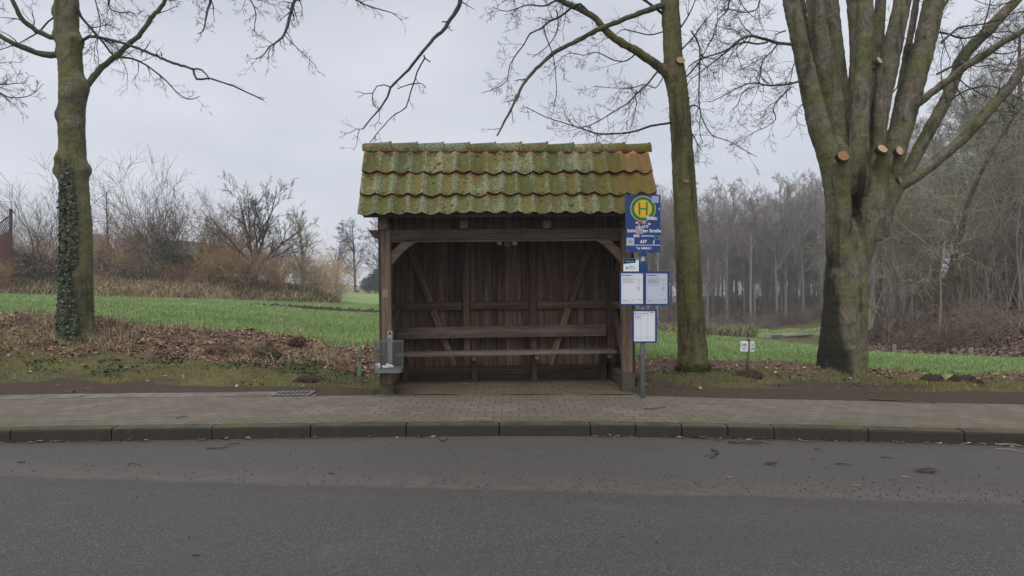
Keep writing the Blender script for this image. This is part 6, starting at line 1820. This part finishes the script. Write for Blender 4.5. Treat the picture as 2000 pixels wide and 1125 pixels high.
# short grass and moss of the verge
X, Y = polar(120000, -.98, .98, 8.0, 11.2)
h_, so, le, fi, dr = ground(X, Y, False, True)
pat = fbm(X*1.3, Y*1.3, 11)
k = (so < .35+.3*rs.rand(len(X))) & (le < .55*rs.rand(len(X))+.12) & (fi < .5) & (pat+.25*rs.rand(len(X)) > .50) & ((np.abs(X) > 1.95) | (Y > 10.4)); X, Y = X[k], Y[k]
n = len(X); pt = (fbm(X*.8, Y*1.4, 14)+.16*np.exp(-(((X+5.0)/1.5)**2+((Y-9.35)/.35)**2)))[:, None]
c = colmix(n, (.078, .088, .034), (.175, .165, .072)); c[:, :3] = c[:, :3]*(1-.7*sstep(.5, .62, pt))+np.array((.215, .205, .042))*.7*sstep(.5, .62, pt)
blades('verge_grass', X, Y, .018+.045*rs.rand(n)**2, .0030+.002*rs.rand(n), c, 1.0)
# weeds gathered at the feet of posts and poles
X, Y = [], []
for cx, cy, rr_, nn in ((-1.80, 8.66, .22, 260), (1.85, 8.95, .28, 320), (-2.72, 9.25, .16, 180), (3.87, 10.0, .2, 160), (-7.9, 11.0, .55, 500), (3.0, 10.05, .45, 500), (5.45, 9.75, .6, 700)):
    X.append(rs.normal(cx, rr_, nn)); Y.append(rs.normal(cy, rr_*.6, nn))
X = np.concatenate(X); Y = np.concatenate(Y); n = len(X)
blades('foot_weeds', X, Y, .03+.08*rs.rand(n)**2, .003+.003*rs.rand(n), colmix(n, (.060, .080, .024), (.150, .150, .060)), .9)
# dead leaves, thick on the left bank, thin elsewhere
def leaf_quads(name, X, Y, s, cols, zoff=.012, tilt=.55):
    n = len(X); Z = ground(X, Y)+zoff*(.3+1.4*rs.rand(n))
    c = np.stack([X, Y, Z], -1); a = rs.rand(n)*6.283
    t = np.stack([np.cos(a), np.sin(a), tilt*(rs.rand(n)*2-1)], -1); t /= np.linalg.norm(t, axis=1, keepdims=True)
    up = np.stack([tilt*(rs.rand(n)-.5), tilt*(rs.rand(n)-.5), np.ones(n)], -1); b_ = np.cross(up, t); b_ /= np.linalg.norm(b_, axis=1, keepdims=True)
    s = s[:, None]; w = .36*s*(.7+.6*rs.rand(n, 1)); cu = np.array((0, 0, 1))*s*(.28*rs.rand(n, 1))
    V = np.stack([c-t*s*.5+cu, c-t*s*.1+b_*w, c+t*s*.35+b_*w*.6+cu*.6, c+t*s*.55+cu, c+t*s*.3-b_*w*.7, c-t*s*.12-b_*w+cu*.7], 1).reshape(-1, 3)
    me = np_mesh(name, V, np.arange(n*6).reshape(n, 6), np.repeat(cols, 6, axis=0))
    return tag(link(name, me, M_LEAVES), kind='stuff')
X, Y = polar(60000, -1.0, 1.0, 8.7, 12.6)
h_, so, le, fi, dr = ground(X, Y, False, True)
pr = np.where(X/Y < .14, le*.75+.015, le*.30+.012)*(1-.85*fi)
pr = np.where((so > .5) & (le < .3), .006, pr)
k = (rs.rand(len(X)) < pr) & ((X < -2.1) | (X > 1.9) | (Y > 10.4)); X, Y = X[k], Y[k]; n = len(X)
c = colmix(n, (.085, .043, .026), (.330, .200, .125), .4); pk = rs.rand(n) < .12; c[pk, :3] = np.array((.36, .29, .23))*(.7+.5*rs.rand(pk.sum(), 1))
leaf_quads('leaf_litter', X, Y, .025+.060*rs.rand(n)**1.5, c)
# ivy scraps creeping through the leaf litter
X, Y = polar(9000, -.80, -.24, 9.5, 11.0); pt = fbm(X*1.0, Y*1.6, 61)
k = (pt > .57) & (rs.rand(len(X)) < sstep(.56, .68, pt)*.45*(.4+1.2*rs.rand(len(X)))); X, Y = X[k], Y[k]; n = len(X)
leaf_quads('ground_ivy', X, Y, .03+.035*rs.rand(n), colmix(n, (.022, .040, .016), (.055, .085, .030), .3), .022, .8)
# dry stalks and straw among the leaves, and dry tussocks far left
X, Y = polar(16000, -1.0, -.18, 9.8, 12.4)
h_, so, le, fi, dr = ground(X, Y, False, True)
k = (le > .5) & (fbm(X*1.6, Y*1.6, 21) > .50-.16*(X/Y < -.62)); X, Y = X[k], Y[k]; n = len(X)
blades('dry_stalks', X, Y, .08+.22*rs.rand(n)**2, .0025+.002*rs.rand(n), colmix(n, (.18, .13, .08), (.46, .36, .23)), 1.6, .45)
# long dry grass on the bank below the hedge
X, Y = polar(42000, -1.0, -.275, 33, 46)
h_, so, le, fi, dr = ground(X, Y, False, True)
k = (dr > .5) & (fi < .3); X, Y = X[k], Y[k]; n = len(X); pt = fbm(X*.45, Y*.6, 31)
gr = (sstep(.46, .56, pt-.10*sstep(.5, 2.5, h_[k]-1.2))[:, None]*(rs.rand(n, 1) < .8))
c = colmix(n, (.210, .150, .088), (.440, .330, .200)); c[:, :3] = c[:, :3]*(1-gr)+np.array((.085, .105, .032))*gr
blades('bank_grass', X, Y, (.18+.42*rs.rand(n))*(1-.45*gr[:, 0])*(.45+1.2*fbm(X*.8, Y*.8, 37)), .016+.012*rs.rand(n), c, 1.0, .40)
# brown leaf carpet and ivy scraps on the wooded slope
X, Y = polar(60000, .58, 1.02, 17.5, 33, .8)
h_, so, le, fi, dr = ground(X, Y, False, True)
k = (fi < .2) & (le > .6); X, Y = X[k], Y[k]; n = len(X)
leaf_quads('slope_litter', X, Y, .05+.07*rs.rand(n), colmix(n, (.075, .052, .037), (.215, .150, .104), .3), .03, .9)
# rough pale grass by the path at the foot of the wood
X, Y = polar(9000, .22, .40, 30, 52)
k = np.abs(Y-40+X*.0) < 12; X, Y = X[k], Y[k]; n = len(X)
blades('path_grass', X, Y, .25+.35*rs.rand(n), .02+.015*rs.rand(n), colmix(n, (.10, .10, .045), (.22, .19, .10)), .9, .3)
# clods in the bare patch of the field
X = rs.normal(-9.6, 1.2, 260); Y = rs.normal(30.2, .5, 260)
X = np.concatenate([X, rs.normal(-6.6, 1.2, 160)]); Y = np.concatenate([Y, rs.normal(29, .5, 160)])
def lumps(name, X, Y, r, mat, kind='stuff', zf=.4, flat=None):
    V, Q = [], []
    base = np.array([(1, 0, 0), (-1, 0, 0), (0, 1, 0), (0, -1, 0), (0, 0, 1), (0, 0, -1)], float)
    tri = np.array([(0, 2, 4), (2, 1, 4), (1, 3, 4), (3, 0, 4), (2, 0, 5), (1, 2, 5), (3, 1, 5), (0, 3, 5)])
    Z = ground(X, Y) if flat is None else np.full(len(X), flat)
    for i in range(len(X)):
        s = r*(.4+1.2*rs.rand()); v = base*(s*(.6+.8*rs.rand(6, 1)))*np.array((1, 1, .7))+np.array((X[i], Y[i], Z[i]+s*zf*.6))
        Q.append(tri+6*i); V.append(v)
    me = np_mesh(name, np.concatenate(V), np.concatenate(Q)); return tag(link(name, me, mat), kind=kind)
lumps('soil_clods', X, Y, .11, M_SOIL)
# crumbs, grit and bits of bark on the road
n = 1700
X = rs.uniform(-5.6, 6.4, n); Y = 4.86-.085*X+.02+np.abs(rs.normal(0, .30, n))
k = rs.rand(n) < np.clip(.25+.09*(X+3), .1, .95); X, Y = X[k], Y[k]
X = np.concatenate([X, rs.uniform(-5.5, 6, 170)]); Y = np.concatenate([Y, rs.uniform(3.3, 6.5, 170)])
lumps('road_crumbs', X, Y, .0052, M_TWIG, 'stuff', .4, .004)
# leaves and straw swept against the kerb
n = 620
X = rs.uniform(-6.2, 6.4, n); X = X[fbm(X*1.1, X*0+3, 17) > .36]; n = len(X)
Y = kerb_y(X)-.012-np.abs(rs.normal(0, .035, n))
c = colmix(n, (.055, .030, .020), (.200, .115, .070), .3); pk = rs.rand(n) < .10; c[pk, :3] = (.34, .25, .14)
def flat_leaves(name, X, Y, s, c, z):
    n = len(X); a = rs.rand(n)*6.283; t = np.stack([np.cos(a), np.sin(a)*.5, .3*(rs.rand(n)-.3)], -1)*s[:, None]
    b_ = np.stack([-np.sin(a), np.cos(a), .5*rs.rand(n)], -1)*s[:, None]*.35
    p = np.stack([X, Y, z+.012*rs.rand(n)], -1)
    V = np.stack([p-t, p+b_, p+t, p-b_], 1).reshape(-1, 3)
    me = np_mesh(name, V, np.arange(n*4).reshape(n, 4), np.repeat(c, 4, axis=0)); return tag(link(name, me, M_LEAVES), kind='stuff')
flat_leaves('kerb_litter', X, Y, .010+.034*rs.rand(n)**2, c, .010)
n = 130; X = rs.uniform(-1.6, 1.55, n); Y = 9.75-np.abs(rs.normal(0, .25, n))
flat_leaves('shelter_litter', X, Y, .015+.025*rs.rand(n), colmix(n, (.10, .055, .035), (.26, .17, .11)), .172)

# ------------------------------------------------------------------ molehills
def molehill(px, py, D, w, h, label, seed):
    x, y = (px-1000)/F*D, D; zg = gz(x, y); rn = random.Random(seed)
    bm = bmesh.new(); bmesh.ops.create_icosphere(bm, subdivisions=5, radius=1.0)
    for v in bm.verts:
        a, b_ = v.co.x, v.co.y
        nz = float(fbm(np.array(a*3+seed), np.array(b_*3+v.co.z*2), 5, 4))-.5
        r = 1+.55*nz; v.co = Vector((a*w/2*r, b_*w*.40*r, max(-.25, v.co.z)*h*(1+.6*nz)))
    me = bpy.data.meshes.new('molehill'); bm.to_mesh(me); bm.free()
    o = link('molehill', me, M_SOIL, None, False, (x, y, zg-.02)); tag(o, label, 'molehill', 'molehills in the verge')
molehill(1463, 737, 9.85, .46, .13, 'dark molehill at the foot of the post with white number plates', 1)
molehill(1405, 733, 10.1, .34, .09, 'low dark molehill between the straight tree and the marker post', 2)
molehill(1822, 748, 9.55, .36, .13, 'dark molehill right of the massive pruned tree, nearest to its trunk', 3)
molehill(1886, 758, 9.25, .46, .14, 'largest dark molehill near the right end of the verge', 4)
molehill(605, 748, 9.35, .44, .07, 'flat crumbly molehill just behind the drain grate', 5)
molehill(1712, 737, 9.9, .20, .07, 'small brown soil heap at the right foot of the massive pruned tree', 6)
# old root stock on the bank
def stock(px, py, D, w, h, label, seed):
    x = (px-1000)/F*D; zg = gz(x, D); Rn = random.Random(seed); m = MB()
    e = empty('grass_stock', (x, D, zg), (0, 0, 0), label, 'tussock', 'dead tussocks on the bank')
    bm = bmesh.new(); bmesh.ops.create_icosphere(bm, subdivisions=4, radius=1.0)
    for v in bm.verts:
        nz = float(fbm(np.array(v.co.x*2.5+seed), np.array(v.co.y*2.5+v.co.z*3), 8, 4))-.5
        v.co = Vector((v.co.x*w/2, v.co.y*.2, max(-.2, v.co.z)*h))*(1+.7*nz)
    me = bpy.data.meshes.new('root_mass'); bm.to_mesh(me); bm.free(); link('root_mass', me, M_SOIL, e)
    V, Q, C = [], [], []
    for _ in range(int(1500*w)):
        p = Vector((Rn.uniform(-.5, .5)*w, Rn.uniform(-.2, .1), h*Rn.uniform(.3, 1.0))); d = (Vector((Rn.gauss(0, .6), -Rn.random()*.8, -Rn.random()*1.2+.25))).normalized()*Rn.uniform(.06, .16)
        sd = Vector((Rn.gauss(0, 1), Rn.gauss(0, .5), Rn.gauss(0, .6))).normalized()*.004; o = len(V); V += [p-sd, p+sd, p+d]; Q.append((o, o+1, o+2)); g = Rn.uniform(.4, 1.3); C += [(.17*g, .115*g, .07*g, 1)]*3
    link('dead_fringe', np_mesh('dead_fringe', np.array([tuple(v) for v in V]), np.array(Q), np.array(C)), M_BLADE, e)
stock(520, 690, 10.55, .50, .24, 'largest dark tussock of dead roots on the leafy bank', 1)
stock(440, 683, 10.75, .62, .13, 'long low tussock of dead roots left of the largest one on the bank', 2)
stock(580, 672, 11.2, .28, .12, 'small tussock of pale dead grass at the field edge above the leafy bank', 3)

# ------------------------------------------------------------------ twigs, sticks and leaves lying about
def lying(name, label, px, r0, z, mat=M_TWIG, group=None, fork=0, seed=0, cat='twig'):
    Rn = random.Random(seed); pts = []
    for (x, y) in px:
        D = CAM_H-z; D = F*(CAM_H-z)/(y-HZ); pts.append(Vector(((x-1000)/F*D, D, z+Rn.uniform(0, .006))))
    pts[len(pts)//2].z += .012
    pp, rr = smooth_path(pts, [r0*(1-.5*i/(len(pts)-1)) for i in range(len(pts))], .03)
    m = MB(); m.tube([p+rdir(Rn)*r0*.4 for p in pp], rr, 6)
    for f in range(fork):
        i = Rn.randrange(len(pp)//4, len(pp)-1); d = (pp[i+1]-pp[i-1]).normalized(); s = Rn.choice((-1, 1))
        dd = (d+Vector((-d.y, d.x, .2))*s*.8).normalized(); L = Rn.uniform(.08, .2)
        m.tube([pp[i], pp[i]+dd*L*.5, pp[i]+dd*L+Vector((0, 0, -.01))], [rr[i]*.7, rr[i]*.5, rr[i]*.25], 5)
    o = m.build(name, mat, None, fix=False); tag(o, label, cat, group); return o
G = 'fallen twigs on the road'
lying('twig', 'thin bent forked twig on the road near the left kerb', [(404, 875), (436, 875.5), (446, 871), (466, 866)], .006, .006, group=G, fork=1, seed=1)
lying('twig', 'thick forked twig on the road just below the short kerb stones', [(1422, 863), (1446, 864), (1462, 866), (1487, 863)], .011, .010, group=G, fork=2, seed=2)
lying('twig', 'short hooked twig standing out on the road right of the sign pole', [(1389, 879), (1402, 883), (1400, 888), (1388, 894)], .010, .010, group=G, fork=2, seed=3)
lying('twig', 'thin straight twig on the road left of the bark heap', [(1632, 905), (1650, 908), (1664, 910)], .006, .006, group=G, seed=4)
lying('twig', 'thin short twig on the road below the right hand kerb', [(1720, 894), (1730, 896), (1742, 897)], .006, .006, group=G, seed=5)
lying('twig', 'thin short twig on the road between the hooked twig and the bark heap', [(1590, 877), (1600, 880), (1611, 881)], .005, .006, group=G, seed=6)
lying('twig', 'small dark twig on the road at the far left', [(250, 907), (262, 908), (276, 910)], .005, .006, group=G, seed=8)
lying('twig', 'dry stick against the kerb below the two short kerb stones', [(1333, 850), (1352, 851.5), (1380, 856), (1404, 858), (1422, 856)], .008, .010, group=G, fork=1, seed=9)
lying('twig', 'tangled dark twig against the kerb left of the thick forked twig', [(1478, 856), (1492, 855), (1508, 858), (1516, 855)], .008, .010, group=G, fork=3, seed=10)
lying('dry_stalk', 'long straw coloured stalk in the gutter at the right edge of the road', [(1928, 863), (1948, 868), (1975, 871), (2006, 872)], .008, .010, M_LOG, G, 1, 11, 'stalk')
lying('dry_stalk', 'second straw coloured stalk below the long one at the right edge of the road', [(1945, 877), (1970, 880), (2004, 884)], .006, .008, M_LOG, G, 0, 12, 'stalk')
lying('twig', 'crooked dark twig at the kerb foot at the right edge of the road', [(1930, 866), (1938, 861), (1955, 860), (1962, 866), (1985, 867)], .006, .02, group=G, fork=2, seed=13)
lying('dry_stalk', 'straw coloured stalk at the kerb foot before the third left kerb stone', [(545, 853), (558, 854), (575, 852)], .006, .010, M_LOG, G, 0, 14, 'stalk')
lying('twig', 'dark twig at the kerb foot below the shelter', [(855, 854), (862, 861), (868, 863), (872, 857)], .007, .008, group=G, fork=2, seed=15)
lying('twig', 'thin twig lying on the paving right of the sign pole', [(1259, 799), (1280, 798), (1296, 797.5), (1299, 795)], .007, .132, group='fallen twigs on the paving', seed=16)
lying('twig', 'thin bent twig lying on the paving at the left', [(344, 816.5), (356, 817), (366, 813)], .006, .130, group='fallen twigs on the paving', seed=17)
lying('branch', 'long grey fallen branch lying along the verge edge at the right', [(1698, 780), (1730, 781), (1770, 783.5), (1800, 785), (1850, 787)], .012, .140, M_TWIG_G, None, 0, 18, 'branch')
lying('branch', 'thin dark fallen branch in the soil below the massive pruned tree', [(1648, 746), (1668, 753), (1690, 757)], .008, .185, M_TWIG, None, 0, 19, 'branch')
def flat_bit(name, label, px, py, s, col, seed, n=1, cat='leaf'):
    Rn = random.Random(seed); m = MB()
    D = F*(CAM_H-.004)/(py-HZ); c = Vector(((px-1000)/F*D, D, .006))
    for i in range(n):
        a = Rn.uniform(-.5, .5); L = s*Rn.uniform(.6, 1.0); w = L*Rn.uniform(.12, .2); o = c+Vector((Rn.uniform(-.5, .5)*s*(n > 1), Rn.uniform(-.4, .4)*s*(n > 1), i*.006))
        M = Matrix.Translation(o) @ Matrix.Rotation(a, 4, 'Z') @ Matrix.Rotation(Rn.uniform(-.12, .12), 4, 'Y')
        m.box(-L/2, L/2, -w/2, w/2, 0, .006, M)
    o = m.build(name, M_LEAVES, None, bevel=.001)
    at_ = o.data.color_attributes['Col']; at_.data.foreach_set('color', np.tile(np.array((*col, 1), np.float32), len(o.data.vertices)))
    tag(o, label, cat, 'bark bits and leaves on the road')
flat_bit('bark_heap', 'small heap of dark bark pieces on the road at the right', 1816, 922, .13, (.06, .042, .030), 1, 6, 'bark')
flat_bit('bark_heap', 'small cluster of brown bark pieces on the road below the hooked twig', 1507, 908, .07, (.07, .042, .028), 2, 5, 'bark')
flat_bit('dead_leaf', 'dark curled leaf on the road at the far left', 42, 903, .11, (.06, .032, .022), 3)
flat_bit('dead_leaf', 'reddish brown leaf on the road left of centre below the seam', 647, 925, .10, (.075, .035, .022), 4)
flat_bit('dead_leaf', 'pale yellow leaf on the road right of the hooked twig', 1767, 932, .06, (.36, .26, .10), 5)
flat_bit('dead_leaf', 'small straw coloured leaf on the road right of the sign pole', 1425, 933, .06, (.30, .22, .10), 6)
flat_bit('dead_leaf', 'thin pale leaf on the seam in the road at the right', 1673, 949, .10, (.24, .17, .09), 7)
flat_bit('dead_leaf', 'dark sliver of bark near the lower edge of the road', 383, 1086, .05, (.045, .03, .025), 8)
flat_bit('dead_leaf', 'brown leaf on the road below the thin short twig', 1588, 897, .07, (.10, .055, .035), 9)

# ------------------------------------------------------------------ damp winter air
m = MB(); m.box(-325, 325, -205, 325, -4.4, 27.0)
hz = m.build('haze', None); tag(hz, kind='stuff')
hm = bpy.data.materials.new('haze_air'); hm.use_nodes = True; hm.node_tree.nodes.clear()
ho = hm.node_tree.nodes.new('ShaderNodeOutputMaterial'); hv = hm.node_tree.nodes.new('ShaderNodeVolumePrincipled')
hv.inputs['Color'].default_value = (0.84, 0.86, 0.90, 1); hv.inputs['Density'].default_value = 0.0016; hv.inputs['Anisotropy'].default_value = 0.2
hm.node_tree.links.new(hv.outputs[0], ho.inputs['Volume'])
hz.data.materials.append(hm)
